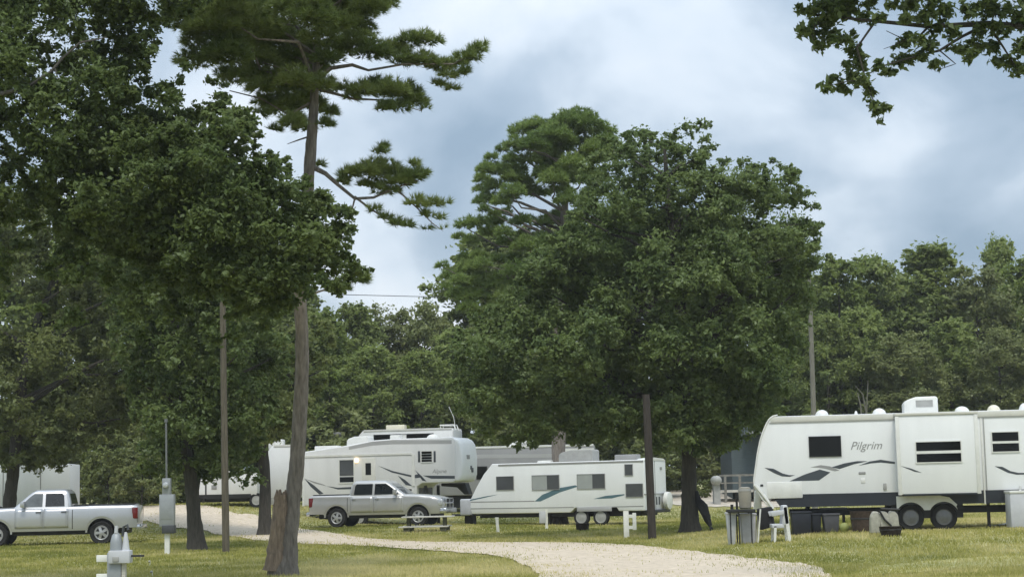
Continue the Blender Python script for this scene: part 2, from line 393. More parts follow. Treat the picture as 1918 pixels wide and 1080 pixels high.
road('gravel_track', [((1150, 924), (1150, 940)), ((1250, 920), (1250, 944)), ((1330, 916), (1320, 948)), ((1400, 915), (1390, 950)), ((1480, 915), (1480, 950)), ((1620, 914), (1620, 946)), ((1760, 912), (1760, 942))], GRAVEL2, 0.03)
road('worn_path', [((1640, 1062), (1590, 1078)), ((1720, 1052), (1680, 1076)), ((1800, 1049), (1790, 1068)), ((1900, 1044), (1910, 1060)), ((2020, 1040), (2040, 1056))],
     surf('worn_dry_grass', (0.46, 0.42, 0.19), 0.95, col2=(0.28, 0.28, 0.09), scale=2.2, bump=0.6, bscale=25, detail=9), 0.015, jag=0.9)

def inside(poly, X, Y):
    poly = np.asarray(poly, float); x0, y0 = poly[:, 0], poly[:, 1]; x1, y1 = np.roll(x0, -1), np.roll(y0, -1)
    c = np.zeros(X.shape, bool)
    for a, b, d, e_ in zip(x0, y0, x1, y1):
        if b == e_: continue
        c ^= ((b > Y) != (e_ > Y)) & (X < (d - a) * (Y - b) / (e_ - b) + a)
    return c
def edge_dist(poly, X, Y):
    poly = np.asarray(poly, float); q = np.roll(poly, -1, 0); d = np.full(X.shape, 1e9)
    for (a, b), (c, e_) in zip(poly, q):
        L2 = (c - a) ** 2 + (e_ - b) ** 2 + 1e-9
        t = np.clip(((X - a) * (c - a) + (Y - b) * (e_ - b)) / L2, 0, 1)
        d = np.minimum(d, np.hypot(X - a - t * (c - a), Y - b - t * (e_ - b)))
    return d

def mesh_tris(name, V, nper, mat, tint, parent=None):
    """V: (n, nper, 3) separate faces"""
    n = len(V); me = bpy.data.meshes.new(name)
    me.vertices.add(n * nper); me.vertices.foreach_set('co', V.reshape(-1).astype(np.float32))
    me.loops.add(n * nper); me.loops.foreach_set('vertex_index', np.arange(n * nper, dtype=np.int32))
    me.polygons.add(n); me.polygons.foreach_set('loop_start', np.arange(0, n * nper, nper, dtype=np.int32))
    try: me.polygons.foreach_set('loop_total', np.full(n, nper, dtype=np.int32))
    except Exception: pass
    at_ = me.attributes.new('tint', 'FLOAT', 'FACE'); at_.data.foreach_set('value', np.clip(tint, 0, 1).astype(np.float32))
    me.update(); me.validate()
    me.materials.append(mat)
    o = bpy.data.objects.new(name, me); COL.objects.link(o)
    if parent: o.parent = parent
    return o

def grass():
    n = 330000
    Y = 26 + (rng.random(n) ** 1.7) * 62; X = (rng.random(n) - 0.5) * 2 * (Y * 0.315 + 0.5)
    keep = np.ones(n, bool)
    for nm, poly in ROADPOLYS:
        ins = inside(poly, X, Y); ed = edge_dist(poly, X, Y)
        if nm == 'worn_path': keep &= ~(ins & (rng.random(n) < 0.15)); continue
        p = np.clip(1 - ed / (0.35 + 1.3 * vnoise(X, Y, 0.55, 21)), 0, 1) * 0.6 + (vnoise(X, Y, 1.4, 9) > 0.72) * 0.14 + (vnoise(X, Y * .5, .6, 12) > 0.64) * 0.10 + 0.012
        keep &= ~(ins & (rng.random(n) > p))
    X, Y = X[keep], Y[keep]; n = len(X)
    Z = zt(X, Y); h = (0.035 + 0.05 * rng.random(n)) * (0.7 + 0.6 * vnoise(X, Y, 0.8, 5)); wd = (0.008 + 0.010 * rng.random(n)) * (Y / 40)
    tall = rng.random(n) < 0.012; h = np.where(tall, h * 2.0, h)
    th = rng.random(n) * 6.283; lx, ly = (rng.random(n) - .5) * h, (rng.random(n) - .5) * h
    V = np.zeros((n, 3, 3))
    V[:, 0] = np.stack([X - np.cos(th) * wd, Y - np.sin(th) * wd, Z - 0.005], -1)
    V[:, 1] = np.stack([X + np.cos(th) * wd, Y + np.sin(th) * wd, Z - 0.005], -1)
    V[:, 2] = np.stack([X + lx, Y + ly, Z + h], -1)
    big = vnoise(X, Y * 0.45, 0.33, 6) * 0.55 + vnoise(X, Y * 0.6, 1.1, 7) * 0.45
    tint = 0.5 + (big - 0.5) * 1.3 + (rng.random(n) - .5) * 0.35
    tint = np.where(Y < 33, tint - 0.12 * (X < 1), tint)
    mesh_tris('grass', V, 3, grass_material(), tint)
    tag(bpy.data.objects['grass'], 'short patchy green and straw coloured mown grass over the lawn', 'grass', kind='stuff')
grass()

# ------------------------------------------------------------------ foliage
UP = np.array([0, 0, 1.0])
def unit(v): return v / np.maximum(np.linalg.norm(v, axis=-1, keepdims=True), 1e-9)
def rdir(n): return unit(rng.normal(size=(n, 3)))
def leaf_quads(P, Nn, size, aspect=0.52):
    n = len(P); t = unit(np.cross(Nn, rdir(n))); b = np.cross(Nn, t)
    L_ = size * (0.65 + 0.7 * rng.random((n, 1))); W_ = L_ * aspect * (0.8 + 0.4 * rng.random((n, 1)))
    V = np.zeros((n, 4, 3)); fold = Nn * W_ * 0.18
    V[:, 0] = P - t * L_ * .5; V[:, 1] = P + b * W_ * .5 + fold - t * L_ * 0.05; V[:, 2] = P + t * L_ * .5 - Nn * L_ * 0.1; V[:, 3] = P - b * W_ * .5 + fold - t * L_ * 0.05
    return V
def clump_leaves(C, Rr, n, squash=0.75, subs=9, sub_r=0.42, tint_c=None, stray=0.22):
    """leaves on outward sprays round each clump, plus strays between the sprays"""
    C = np.asarray(C, float); Rr = np.asarray(Rr, float); m = len(C)
    if tint_c is None: tint_c = rng.random(m)
    d = rdir(m * subs); d[:, 2] = d[:, 2] * 0.9 + 0.12; d = unit(d)
    rr = np.repeat(Rr, subs)
    ln = rr * (0.45 + 0.75 * rng.random(m * subs)); th = rr * sub_r * (0.45 + 0.75 * rng.random(m * subs))
    base = np.repeat(C, subs, 0); sq = np.array([1, 1, squash])
    st = np.repeat(tint_c, subs) * 0.55 + rng.random(m * subs) * 0.45
    p = ln * th; p = p / p.sum(); idx = rng.choice(m * subs, n, p=p)
    t = 0.25 + 0.95 * rng.random((n, 1)) ** 0.7
    dd = rdir(n); wid = th[idx][:, None] * (1.25 - 0.75 * t) * np.sqrt(rng.random((n, 1)))
    P = base[idx] + (d[idx] * ln[idx][:, None] * t + dd * wid) * sq
    P[:, 2] -= (t[:, 0] ** 2) * ln[idx] * 0.12
    k = rng.random(n) < stray
    P[k] = base[idx][k] + (rdir(int(k.sum())) * rr[idx][k][:, None] * (0.3 + 0.95 * rng.random((int(k.sum()), 1)))) * sq
    Nn = unit(dd * 0.5 + d[idx] * 0.3 + UP * 0.55 + rdir(n) * 0.75)
    return P, Nn, st[idx] * 0.6 + rng.random(n) * 0.36
def poly_clumps(poly, Y, thick, rpx, n, rvar=0.35, off=0.0, holes=(), inset=0.6):
    poly = np.asarray(poly, float); lo, hi = poly.min(0), poly.max(0); pts = []
    ds = []
    tries = 0; md = rpx * 0.75
    while len(pts) < n and tries < 60:
        q = lo + rng.random((500, 2)) * (hi - lo); ok = inside(poly, q[:, 0], q[:, 1])
        for hx, hy, hr in holes: ok &= np.hypot(q[:, 0] - hx, q[:, 1] - hy) > hr + rpx * 0.55
        q = q[ok]; e_ = edge_dist(poly, q[:, 0], q[:, 1]); s = e_ > rpx * inset * 0.4; q, e_ = q[s], e_[s]
        for a, b in zip(q, e_):
            if len(pts) >= n: break
            if not pts or np.min(np.hypot(*(np.array(pts) - a).T)) > md: pts.append(a); ds.append(b)
        md *= 0.88; tries += 1
    pts = np.array(pts); ds = np.array(ds); mx_ = max(ds.max(), 1)
    dep = Y + off + (rng.random(len(pts)) * 2 - 1) * thick * np.sqrt(np.minimum(1, ds / (0.7 * mx_) + 0.1))
    C = np.array([at(a[0], a[1], Yd) for a, Yd in zip(pts, dep)])
    r = np.minimum(rpx * (1 - rvar + 2 * rvar * rng.random(len(pts))), np.maximum(ds * 1.25, rpx * 0.45)) / ppm(Y)
    return C, r
def interp_path(path, radii, k=4):
    P, Q = [], []
    for i in range(len(path) - 1):
        for j in range(k):
            t = j / k; P.append(path[i].lerp(path[i + 1], t)); Q.append(radii[i] * (1 - t) + radii[i + 1] * t)
    P.append(path[-1]); Q.append(radii[-1]); return P, Q
def limbs(mb, path, radii, C, nl, r0=0.10, seedless=None):
    """tapered branches from the trunk to some of the clumps"""
    P, Q = interp_path(path, radii, 6)
    zs = np.array([p.z for p in P]); Pa = np.array(P)
    idx = rng.permutation(len(C))[:nl]; zmin = float(np.percentile(np.asarray(C)[:, 2], 12)); ctr = np.asarray(C)[:, :2].mean(0)
    for i in idx:
        c = Vector(C[i])
        if c.z < zmin: continue
        d = np.linalg.norm(Pa - np.array(c), axis=1)
        want = c.z - 0.45 * np.min(np.hypot(Pa[:, 0] - c.x, Pa[:, 1] - c.y)) - 0.3
        j = int(np.argmin(np.abs(zs - max(want, zmin)) + (zs > c.z) * 5))
        a = P[j]; ln = (c - a).length
        if ln < 0.4: continue
        rr = min(Q[j] * 0.55, r0 * (0.5 + ln / 8))
        mid = a.lerp(c, 0.45) + Vector((rng.normal() * .1 * ln, rng.normal() * .1 * ln, -0.04 * ln + 0.12 * ln * rng.random()))
        q3 = a.lerp(c, 0.75).lerp(mid, 0.3) + Vector(rng.normal(size=3) * 0.05 * ln)
        mb.tube([a, mid, q3, c], [rr, rr * 0.72, rr * 0.45, rr * 0.15], 6, caps=False)
def make_tree(name, label, base, path, radii, bark, crown_fn, group=None, limb_n=0, limb_r=0.1, limb_targets=None, cat='tree', roots=True):
    t = thing(name, label, cat, base, 0, group)
    mb = MB(); P, Q = interp_path([Vector(p) for p in path], radii, 6)
    if roots:
        Q = [q * (1 + 0.45 * math.exp(-max(0, p.z - base.z) / 0.28)) for p, q in zip(P, Q)]
    mb.tube(P, Q, 12, wob=0.07, rg=rng)
    if limb_n and limb_targets is not None: limbs(mb, [Vector(p) for p in path], radii, limb_targets, limb_n, limb_r)
    mb.build('trunk', bark, t, origin=None).location = -base
    for V, npv, mat, tint in crown_fn:
        c = mesh_tris('crown', V - np.array(base), npv, mat, tint, t)
    return t
def needles(P, D, per, length, width, spread=0.9):
    """tufts at P pointing along D, each of `per` thin needles"""
    n = len(P); p = np.repeat(P, per, 0); d = unit(np.repeat(D, per, 0) + rdir(n * per) * spread)
    s = unit(np.cross(d, rdir(n * per))); L_ = length * (0.6 + 0.6 * rng.random((n * per, 1)))
    V = np.zeros((n * per, 3, 3)); V[:, 0] = p - s * width; V[:, 1] = p + s * width; V[:, 2] = p + d * L_ + np.array([0, 0, -0.03]) * L_
    return V
def tuft_cloud(C, Rr, n, squash=0.6):
    C = np.asarray(C, float); Rr = np.asarray(Rr, float); p = Rr ** 2; idx = rng.choice(len(C), n, p=p / p.sum())
    d = rdir(n); d[:, 2] = np.abs(d[:, 2]) * 0.7 + d[:, 2] * 0.3
    rad = Rr[idx][:, None] * (0.2 + 0.8 * np.sqrt(rng.random((n, 1))))
    P = C[idx] + d * rad * np.array([1, 1, squash]); D = unit(d + UP * 0.5)
    return P, D, idx

# ---- the big pine with the broken stump
PINE_Y = 34.0
pb = gnd(532, PINE_Y)
def pathpx(lst, Y, base=None, offs=None):
    P = [Vector(at(a, b, Y + (offs[i] if offs else 0))) for i, (a, b, _) in enumerate(lst)]
    Rr = [c / 2 / ppm(Y) for _, _, c in lst]
    if base is not None: P[0] = Vector((P[0].x, P[0].y, base.z - 0.05))
    return P, Rr
pp, pr = pathpx([(530, 1066, 44), (540, 1000, 36), (548, 940, 30), (555, 880, 28), (561, 800, 28), (566, 700, 26), (565, 620, 24), (560, 530, 24), (566, 450, 23), (577, 350, 22), (583, 270, 21), (588, 200, 18), (592, 120, 14), (598, 20, 10), (602, -120, 6), (606, -260, 3)], PINE_Y, pb)
pine_top = [(560, 20, 60), (520, 70, 60), (470, 60, 60), (420, 110, 55), (450, 150, 45), (500, 150, 55), (560, 130, 60), (610, 100, 50), (620, 40, 55), (660, 60, 50), (690, 20, 40), (715, 10, 35), (560, 190, 42), (530, 210, 36), (600, 170, 40), (545, 235, 26), (570, 245, 24), (610, 215, 24), (505, 195, 32),
            (400, 60, 55), (370, 120, 40), (350, 30, 50), (430, 20, 60), (560, -60, 70), (640, -60, 70), (480, -60, 70), (390, -60, 60), (740, -70, 50)]
pine_b1 = [(670, 90, 40), (700, 105, 38), (735, 100, 34), (765, 82, 26), (790, 78, 26), (810, 80, 20), (760, 118, 30), (790, 120, 28), (820, 128, 26), (850, 122, 26), (875, 110, 24), (893, 95, 16), (904, 86, 9), (840, 145, 18), (848, 168, 12), (820, 160, 14), (870, 138, 14)]
pine_b2 = [(645, 170, 22), (680, 175, 30), (705, 165, 28), (730, 175, 36), (755, 180, 36), (775, 195, 28), (745, 205, 22), (720, 205, 20), (795, 205, 12), (660, 185, 16)]
pine_b3 = [(655, 330, 22), (680, 325, 30), (705, 320, 32), (730, 330, 36), (750, 345, 30), (725, 360, 28), (690, 350, 24), (770, 335, 22), (790, 325, 16), (800, 330, 10), (775, 310, 12), (712, 285, 13), (718, 276, 9), (780, 385, 22), (810, 385, 18), (835, 382, 11), (800, 405, 14), (825, 410, 10), (700, 395, 13), (720, 410, 14), (745, 420, 14), (765, 425, 9), (800, 428, 10), (830, 430, 8), (640, 345, 14), (600, 310, 10), (608, 235, 12)]
pine_b4 = [(655, 525, 14), (675, 528, 14), (685, 520, 10), (640, 540, 16), (660, 505, 12), (610, 235, 16), (490, 215, 16), (515, 245, 12)]
def px_clumps(lst, Y, jit=0.5):
    C = np.array([at(a, b, Y + rng.normal() * jit * (0.3 + r / 40)) for a, b, r in lst]); return C, np.array([r / ppm(Y) for _, _, r in lst])
Ct, Rt = px_clumps(pine_top, PINE_Y, 0.9)
PTOP = [(300, -120), (760, -120), (720, 20), (690, 60), (640, 110), (620, 190), (585, 235), (540, 240), (500, 215), (450, 165), (400, 140), (350, 100), (320, 40)]
Cx, Rx = poly_clumps(PTOP, PINE_Y, 2.2, 40, 75); Ct = np.concatenate([Ct, Cx]); Rt = np.concatenate([Rt, Rx]); Cb, Rb = px_clumps(pine_b1 + pine_b2 + pine_b3 + pine_b4, PINE_Y, 0.25)
P1, D1, i1 = tuft_cloud(Ct, Rt * 1.0, 14500, 0.9); P2, D2, i2 = tuft_cloud(Cb, Rb * 1.0, 2900, 0.8)
D2[:, 0] += 0.5
Pn = np.concatenate([P1, P2]); Dn = unit(np.concatenate([D1, D2]))
Vn = needles(Pn, Dn, 22, 0.16, 0.0075, 0.85)
tn = np.repeat(np.concatenate([rng.random(len(Ct))[i1], rng.random(len(Cb))[i2]]) * 0.6 + 0.3 * rng.random(len(Pn)), 22)
pine = make_tree('pine_tree', 'tall leaning pine with reddish trunk and a broken stump grown against its foot', pb, pp, pr, BARK, [(Vn, 3, NEEDLE, tn)], limb_n=26, limb_targets=Ct, limb_r=0.07)
mb = MB()
def limbpx(mb, lst, Y): P, Q = pathpx(lst, Y); P, Q = interp_path(P, Q, 3); MB().tube([Vector(p) - pb for p in P], Q, 7, caps=False).build('limb', BARK, pine)
limbpx(mb, [(584, 312, 11), (610, 325, 9), (632, 345, 7), (665, 372, 6), (700, 370, 5), (740, 352, 4), (790, 335, 2)], PINE_Y)
limbpx(mb, [(664, 368, 5), (690, 388, 4), (720, 408, 3), (760, 425, 1.5)], PINE_Y)
limbpx(mb, [(665, 370, 4), (660, 390, 3), (655, 405, 2)], PINE_Y)
limbpx(mb, [(740, 352, 4), (780, 388, 3), (810, 418, 2), (830, 432, 1)], PINE_Y)
limbpx(mb, [(590, 150, 9), (620, 128, 8), (660, 122, 7), (690, 132, 5), (760, 120, 4), (850, 120, 3), (900, 92, 1.5)], PINE_Y)
limbpx(mb, [(589, 165, 8), (625, 175, 6), (660, 185, 5), (720, 188, 3), (790, 208, 1.5)], PINE_Y)
limbpx(mb, [(587, 190, 6), (540, 215, 4), (490, 185, 3), (430, 170, 2)], PINE_Y)
limbpx(mb, [(560, 560, 6), (600, 545, 4), (680, 522, 2)], PINE_Y)
limbpx(mb, [(582, 255, 4), (560, 262, 3), (538, 270, 1.2)], PINE_Y)
mb = MB(); Ps, Qs = pathpx([(514, 1068, 36), (518, 1030, 33), (522, 985, 30), (525, 950, 27), (526, 926, 23)], PINE_Y - 0.10)
Ps, Qs = interp_path(Ps, Qs, 4); Qs = [q * (1 + 0.3 * math.exp(-(p.z - pb.z) / 0.25)) for p, q in zip(Ps, Qs)]
mb.tube([p - pb for p in Ps], Qs, 12, wob=0.14, rg=rng)
for k in range(7): # jagged splinters on the break
    a = 2 * math.pi * k / 7; c = Ps[-1] - pb + Vector((math.cos(a) * .09, math.sin(a) * .09, -0.02)); mb.tube([c, c + Vector((0, 0, 0.06 + 0.08 * rng.random()))], [0.045, 0.012], 5)
st = mb.build('stump', BARKR, pine); st['label'] = 'splintered dead stump fused to the pine foot'

def leaf_tree(name, label, px, Y, trunkpx, barks, polys, leaf, n, mat, thick, rpx, ncl, group=None, limb_n=22, limb_r=0.1, squash=0.75, holes=(), extra=None, base=None, offs=None):
    b = base or gnd(px, Y)
    P, Q = pathpx(trunkpx, Y, b)
    Cs, Rs = [], []
    for i, poly in enumerate(polys):
        C, r = poly_clumps(poly, Y, thick, rpx, ncl[i], holes=holes); Cs.append(C); Rs.append(r)
        # ragged sprays that break the outline
        pl = np.array(poly, float); q = np.roll(pl, -1, 0); ctr = pl.mean(0); ed = []
        for (a, v), (c, e_) in zip(pl, q):
            for k in range(int(math.hypot(c - a, e_ - v) / (rpx * 0.55)) + 1):
                t = rng.random(); x, y = a + (c - a) * t, v + (e_ - v) * t
                nx, ny = unit(np.array([e_ - v, a - c])); nx, ny = (nx, ny) if (x - ctr[0]) * nx + (y - ctr[1]) * ny > 0 else (-nx, -ny)
                o_ = rng.random() * rpx * 0.55 - rpx * 0.35
                if y > 780: o_ = min(o_, 0)
                ed.append((x + nx * o_, y + ny * o_, rpx * (0.22 + 0.28 * rng.random())))
        C, r = px_clumps(ed, Y, thick * 0.4); Cs.append(C); Rs.append(r)
    if extra:
        C, r = px_clumps(extra, Y, 0.8); Cs.append(C); Rs.append(r)
    C = np.concatenate(Cs); r = np.concatenate(Rs)
    Pq, Nq, tq = clump_leaves(C, r, n, squash)
    return make_tree(name, label, b, P, Q, barks, [(leaf_quads(Pq, Nq, leaf), 4, mat, tq)], group, limb_n, limb_r, C)

# ---- left hand oaks
T1 = [(-160, -140), (420, -140), (400, -20), (330, 30), (300, 60), (275, 130), (250, 190), (285, 230), (220, 260), (170, 320), (90, 380), (40, 400), (-60, 420), (-180, 300)]
T2 = [(110, 250), (190, 200), (250, 170), (310, 165), (360, 190), (420, 185), (450, 205), (470, 205), (478, 250), (495, 280), (545, 315), (590, 350), (600, 375), (650, 385), (662, 430), (640, 470), (668, 500), (668, 535), (625, 545), (585, 530), (540, 530), (500, 560), (440, 560), (380, 540), (300, 520), (240, 470), (170, 460), (110, 420), (80, 330)]
DROOP = []
for k in range(95):
    x = -60 + 640 * rng.random(); lo = float(np.interp(x, [-60, 110, 240, 440, 540, 600], [400, 440, 480, 555, 530, 520]))
    DROOP.append((x, lo - 25 + 170 * rng.random() ** 1.6 * (0.6 if x > 430 else 1), 12 + 16 * rng.random()))
leaf_tree('oak_tree', 'large dark oak overhanging the top left corner with a bare curved limb', -260, 31, [(-260, 1080, 70), (-255, 700, 56), (-240, 420, 46), (-200, 200, 36), (-120, 60, 22), (-60, -60, 10)], BARKO,
          [T1, T2], 0.095, 285000, LEAF_DARK, 1.9, 40, [150, 170], limb_n=0, limb_r=0.08, extra=DROOP + [(430, 215, 16), (458, 210, 12), (465, 232, 18), (345, 120, 14), (335, 150, 14), (395, 150, 14), (420, 160, 12)])
mb = MB(); ob = [o for o in COL.objects if o.name == 'oak_tree'][0]
Pl, Ql = pathpx([(-190, 230, 22), (-60, 190, 14), (20, 172, 8), (60, 158, 7), (95, 135, 6), (118, 108, 5), (150, 80, 4), (200, 70, 2)], 29.6)
Pl, Ql = interp_path(Pl, Ql, 4); MB().tube([p - ob.location for p in Pl], Ql, 7, caps=False).build('limb', TWIG, ob)
Pl, Ql = pathpx([(103, 128, 3), (108, 145, 2.4), (116, 165, 1.2)], 29.6); MB().tube([p - ob.location for p in Pl], Ql, 5, caps=False).build('twig', TWIG, ob)
leaf_tree('oak_tree', 'dark green oak on the lawn between the meter box and the bare pole', 366, 52, [(369, 1026, 30), (363, 960, 26), (358, 900, 24), (345, 800, 22), (330, 650, 20), (318, 500, 20), (330, 400, 18), (370, 300, 14), (400, 230, 7)], BARKO,
          [[(160, 330), (420, 300), (520, 400), (540, 520), (420, 560), (200, 540), (140, 440)], [(230, 500), (420, 540), (520, 600), (545, 660), (520, 740), (510, 800), (480, 850), (440, 870), (400, 890), (330, 905), (270, 890), (260, 800), (235, 700), (200, 600)]],
          0.14, 90000, LEAF_OAK, 2.0, 34, [80, 120], limb_n=26, extra=[(405, 880, 18), (440, 885, 20), (470, 880, 20), (485, 900, 14), (455, 905, 12), (395, 900, 10)])
T3 = [(-140, 360), (60, 350), (160, 390), (260, 400), (330, 440), (360, 520), (350, 600), (320, 700), (290, 770), (240, 800), (160, 840), (130, 858), (60, 866), (-30, 862), (-140, 830)]
leaf_tree('oak_tree', 'broad soft green oak whose trunk rises behind the left pickup cab', 18, 68, [(14, 990, 26), (18, 940, 24), (24, 890, 22), (32, 800, 20), (45, 700, 18), (70, 600, 15), (110, 500, 10), (140, 430, 5)], BARKO,
          [T3], 0.17, 115000, LEAF_SOFT, 3.0, 38, [170], extra=[(-30, 862, 30), (15, 866, 22), (60, 868, 20), (95, 862, 22), (122, 860, 18), (112, 880, 9), (72, 884, 8)], limb_n=26, holes=[(25, 560, 45)])
T4 = [(250, 560), (330, 520), (400, 545), (470, 560), (520, 620), (560, 600), (610, 600), (620, 660), (600, 720), (560, 790), (520, 820), (420, 850), (330, 850), (250, 800)]
leaf_tree('oak_tree', 'oak with dim trunk just left of the broken pine foot', 495, 66, [(496, 985, 24), (497, 900, 20), (490, 800, 18), (470, 700, 14), (440, 600, 8)], BARKO,
          [T4], 0.17, 66000, LEAF_SOFT, 2.4, 34, [110], limb_n=18)

# ---- overhanging branch, top right
B_Y = 27.0
br = [(480, 80, 70), (560, 60, 80), (650, 90, 70), (500, 220, 60), (570, 170, 70), (620, 240, 55), (700, 260, 50), (540, 320, 40), (430, 210, 38), (680, 40, 70), (760, 20, 70), (860, 110, 45), (940, 120, 40), (780, 230, 25), (780, 330, 45), (800, 420, 60), (730, 430, 30), (760, 510, 45), (650, 540, 45), (610, 590, 40), (700, 590, 45), (580, 570, 30), (850, 540, 45), (880, 620, 40), (910, 690, 42), (950, 740, 40), (985, 720, 30), (960, 810, 22), (950, 450, 40), (1010, 470, 45), (1080, 420, 50), (1150, 390, 45), (1220, 370, 45), (1330, 420, 45), (1120, 270, 50), (1200, 260, 50), (1300, 300, 45), (1130, 130, 40), (1250, 120, 60), (1330, 200, 35), (1430, 230, 55), (1480, 330, 50), (1560, 370, 40), (1600, 280, 45), (1400, 80, 60), (1150, 30, 60), (1300, 40, 70), (1040, 30, 40), (1700, 300, 55), (1740, 410, 45), (1830, 420, 50), (1880, 470, 45), (1900, 330, 60), (1620, 180, 50), (1740, 180, 50), (1560, 60, 70), (1680, 60, 75), (1820, 60, 75), (1800, 210, 40), (1910, 140, 50), (900, 20, 50)]
brp = [(1380 + a * .2805, b * .2805, r * .2805) for a, b, r in br] + [(1500 + 75 * i, -55 + 20 * rng.normal(), 45) for i in range(9)] + [(1950 + 60 * rng.random() * i, 20 + 80 * rng.random(), 40) for i in range(5)]
bb = gnd(2280, B_Y)
C, r = px_clumps(brp, B_Y, 0.35)
Pq, Nq, tq = clump_leaves(C, r * 1.22, 21000, 0.9, subs=8, sub_r=0.5)
Pt, Qt = pathpx([(2280, 1160, 80), (2275, 700, 66), (2265, 300, 54), (2240, 60, 40), (2200, -160, 30), (2150, -330, 14)], B_Y, bb)
brt = make_tree('oak_tree', 'oak whose leafy branch hangs against the sky in the top right corner', bb, Pt, Qt, BARKO, [(leaf_quads(Pq, Nq, 0.125, 0.46), 4, LEAF_OAK, tq)])
mb = MB()
for lst in ([(2250, 120, 34), (2120, 60, 22), (1980, 55, 15), (1850, 45, 12), (1740, 50, 9), (1640, 40, 7), (1540, 30, 4), (1500, 25, 2)],
            [(1850, 45, 7), (1800, 70, 6), (1760, 95, 5), (1700, 110, 4), (1650, 125, 3), (1625, 140, 2.2)],
            [(1640, 40, 5), (1605, 90, 4), (1622, 150, 3), (1640, 200, 2), (1649, 232, 1)],
            [(1622, 150, 3), (1590, 152, 2), (1545, 162, 1)], [(1740, 50, 5), (1720, 70, 4), (1695, 75, 2), (1660, 58, 1.4)], [(1695, 75, 2), (1675, 85, 1.5), (1655, 92, 1)],
            [(1850, 45, 6), (1880, 90, 4), (1905, 130, 2)], [(1760, 95, 3), (1790, 120, 2), (1760, 130, 1)], [(1540, 30, 4), (1520, 60, 2.5), (1530, 100, 1.2)]):
    Pl, Ql = pathpx(lst, B_Y); Pl, Ql = interp_path(Pl, Ql, 4); MB().tube([p - bb for p in Pl], Ql, 7, caps=False).build('limb', BARKO, brt)

# ---- centre oak and the pine behind it
C1 = [(1080, 400), (1085, 310), (1150, 255), (1205, 243), (1240, 268), (1270, 262), (1320, 285), (1345, 310), (1400, 300), (1440, 320), (1480, 305), (1497, 350), (1520, 390), (1535, 440), (1520, 520), (1505, 600), (1490, 690), (1450, 790), (1380, 835), (1320, 850), (1250, 845), (1200, 815), (1100, 820), (1010, 835), (930, 830), (880, 790), (845, 720), (850, 650), (900, 590), (960, 540), (1010, 470)]
leaf_tree('oak_tree', 'big dense oak in the middle shading the white trailer with teal stripe', 1293, 56, [(1293, 998, 34), (1291, 930, 29), (1290, 860, 27), (1292, 760, 26), (1280, 620, 24), (1262, 480, 18), (1250, 360, 12), (1245, 280, 6)], BARKO,
          [C1], 0.135, 300000, LEAF_OAK, 3.4, 36, [330], limb_n=46, limb_r=0.12,
          extra=[(1262, 258, 20), (1285, 238, 20), (1310, 235, 16), (1325, 232, 12), (1320, 258, 12), (1335, 275, 12), (1322, 292, 10), (1250, 280, 16), (1448, 300, 8)])
PY2 = 74.0
pn2 = [(1060, 232, 30), (1085, 222, 26), (1105, 235, 28), (1035, 245, 26), (1000, 240, 24), (975, 250, 24), (1130, 250, 24), (1145, 275, 20), (965, 275, 22), (1000, 275, 30), (1050, 270, 34), (1095, 270, 30), (1030, 300, 26), (1070, 310, 26), (1110, 300, 24), (960, 300, 18),
       (915, 318, 20), (935, 325, 20), (905, 340, 18), (900, 358, 14), (925, 352, 20), (955, 335, 18), (980, 350, 20), (960, 372, 14), (902, 378, 8), (925, 376, 10), (1010, 365, 20), (1050, 360, 22),
       (905, 395, 12), (925, 402, 13), (950, 398, 10), (930, 420, 14), (965, 420, 12), (990, 415, 14), (1020, 420, 18), (870, 425, 18), (890, 420, 20), (920, 440, 20), (860, 445, 12), (880, 455, 16), (950, 455, 20), (985, 445, 18), (900, 480, 16), (870, 485, 14), (930, 490, 16), (965, 490, 16), (1000, 480, 16),
       (830, 500, 12), (840, 520, 16), (860, 530, 18), (885, 535, 18), (835, 540, 10), (850, 555, 16), (875, 560, 18), (905, 560, 18), (900, 520, 14), (935, 540, 18), (925, 580, 18), (890, 590, 14), (865, 580, 10)]
C, r = px_clumps(pn2, PY2, 0.9)
C = np.concatenate([C, px_clumps([(1020, 330, 20), (1050, 330, 24), (1085, 340, 24), (1120, 340, 22), (1060, 380, 24), (1095, 385, 22), (1040, 415, 20), (1075, 440, 22), (1020, 460, 20), (1120, 400, 20), (1140, 300, 20)], PY2, 1.6)[0]]); r = np.concatenate([r, np.full(11, 22 / ppm(PY2))])
Cx, Rx = poly_clumps([(900, 300), (1000, 225), (1060, 212), (1110, 218), (1150, 250), (1160, 330), (1100, 440), (1060, 540), (960, 600), (870, 600), (850, 540), (880, 440)], PY2, 2.0, 24, 60, holes=[(985, 325, 6), (1010, 335, 6), (1030, 360, 6), (990, 395, 7), (1010, 400, 6), (930, 470, 6), (900, 455, 6), (965, 535, 8), (940, 510, 6)])
C = np.concatenate([C, Cx]); r = np.concatenate([r, Rx])
Pn, Dn, i_ = tuft_cloud(C, r * 1.02, 15000, 0.9)
Vn = needles(Pn, Dn, 16, 0.22, 0.017, 0.95)
tn = np.repeat(rng.random(len(C))[i_] * 0.55 + 0.35 * rng.random(len(Pn)), 16)
b2 = gnd(1046, PY2)
Pt, Qt = pathpx([(1046, 985, 30), (1046, 860, 26), (1047, 700, 24), (1050, 550, 20), (1055, 430, 16), (1062, 330, 11), (1068, 250, 5)], PY2, b2)
make_tree('pine_tree', 'tall pine with flat bright clumps rising behind the middle oak', b2, Pt, Qt, BARK, [(Vn, 3, NEEDLE_D, tn)], limb_n=44, limb_targets=C, limb_r=0.09)

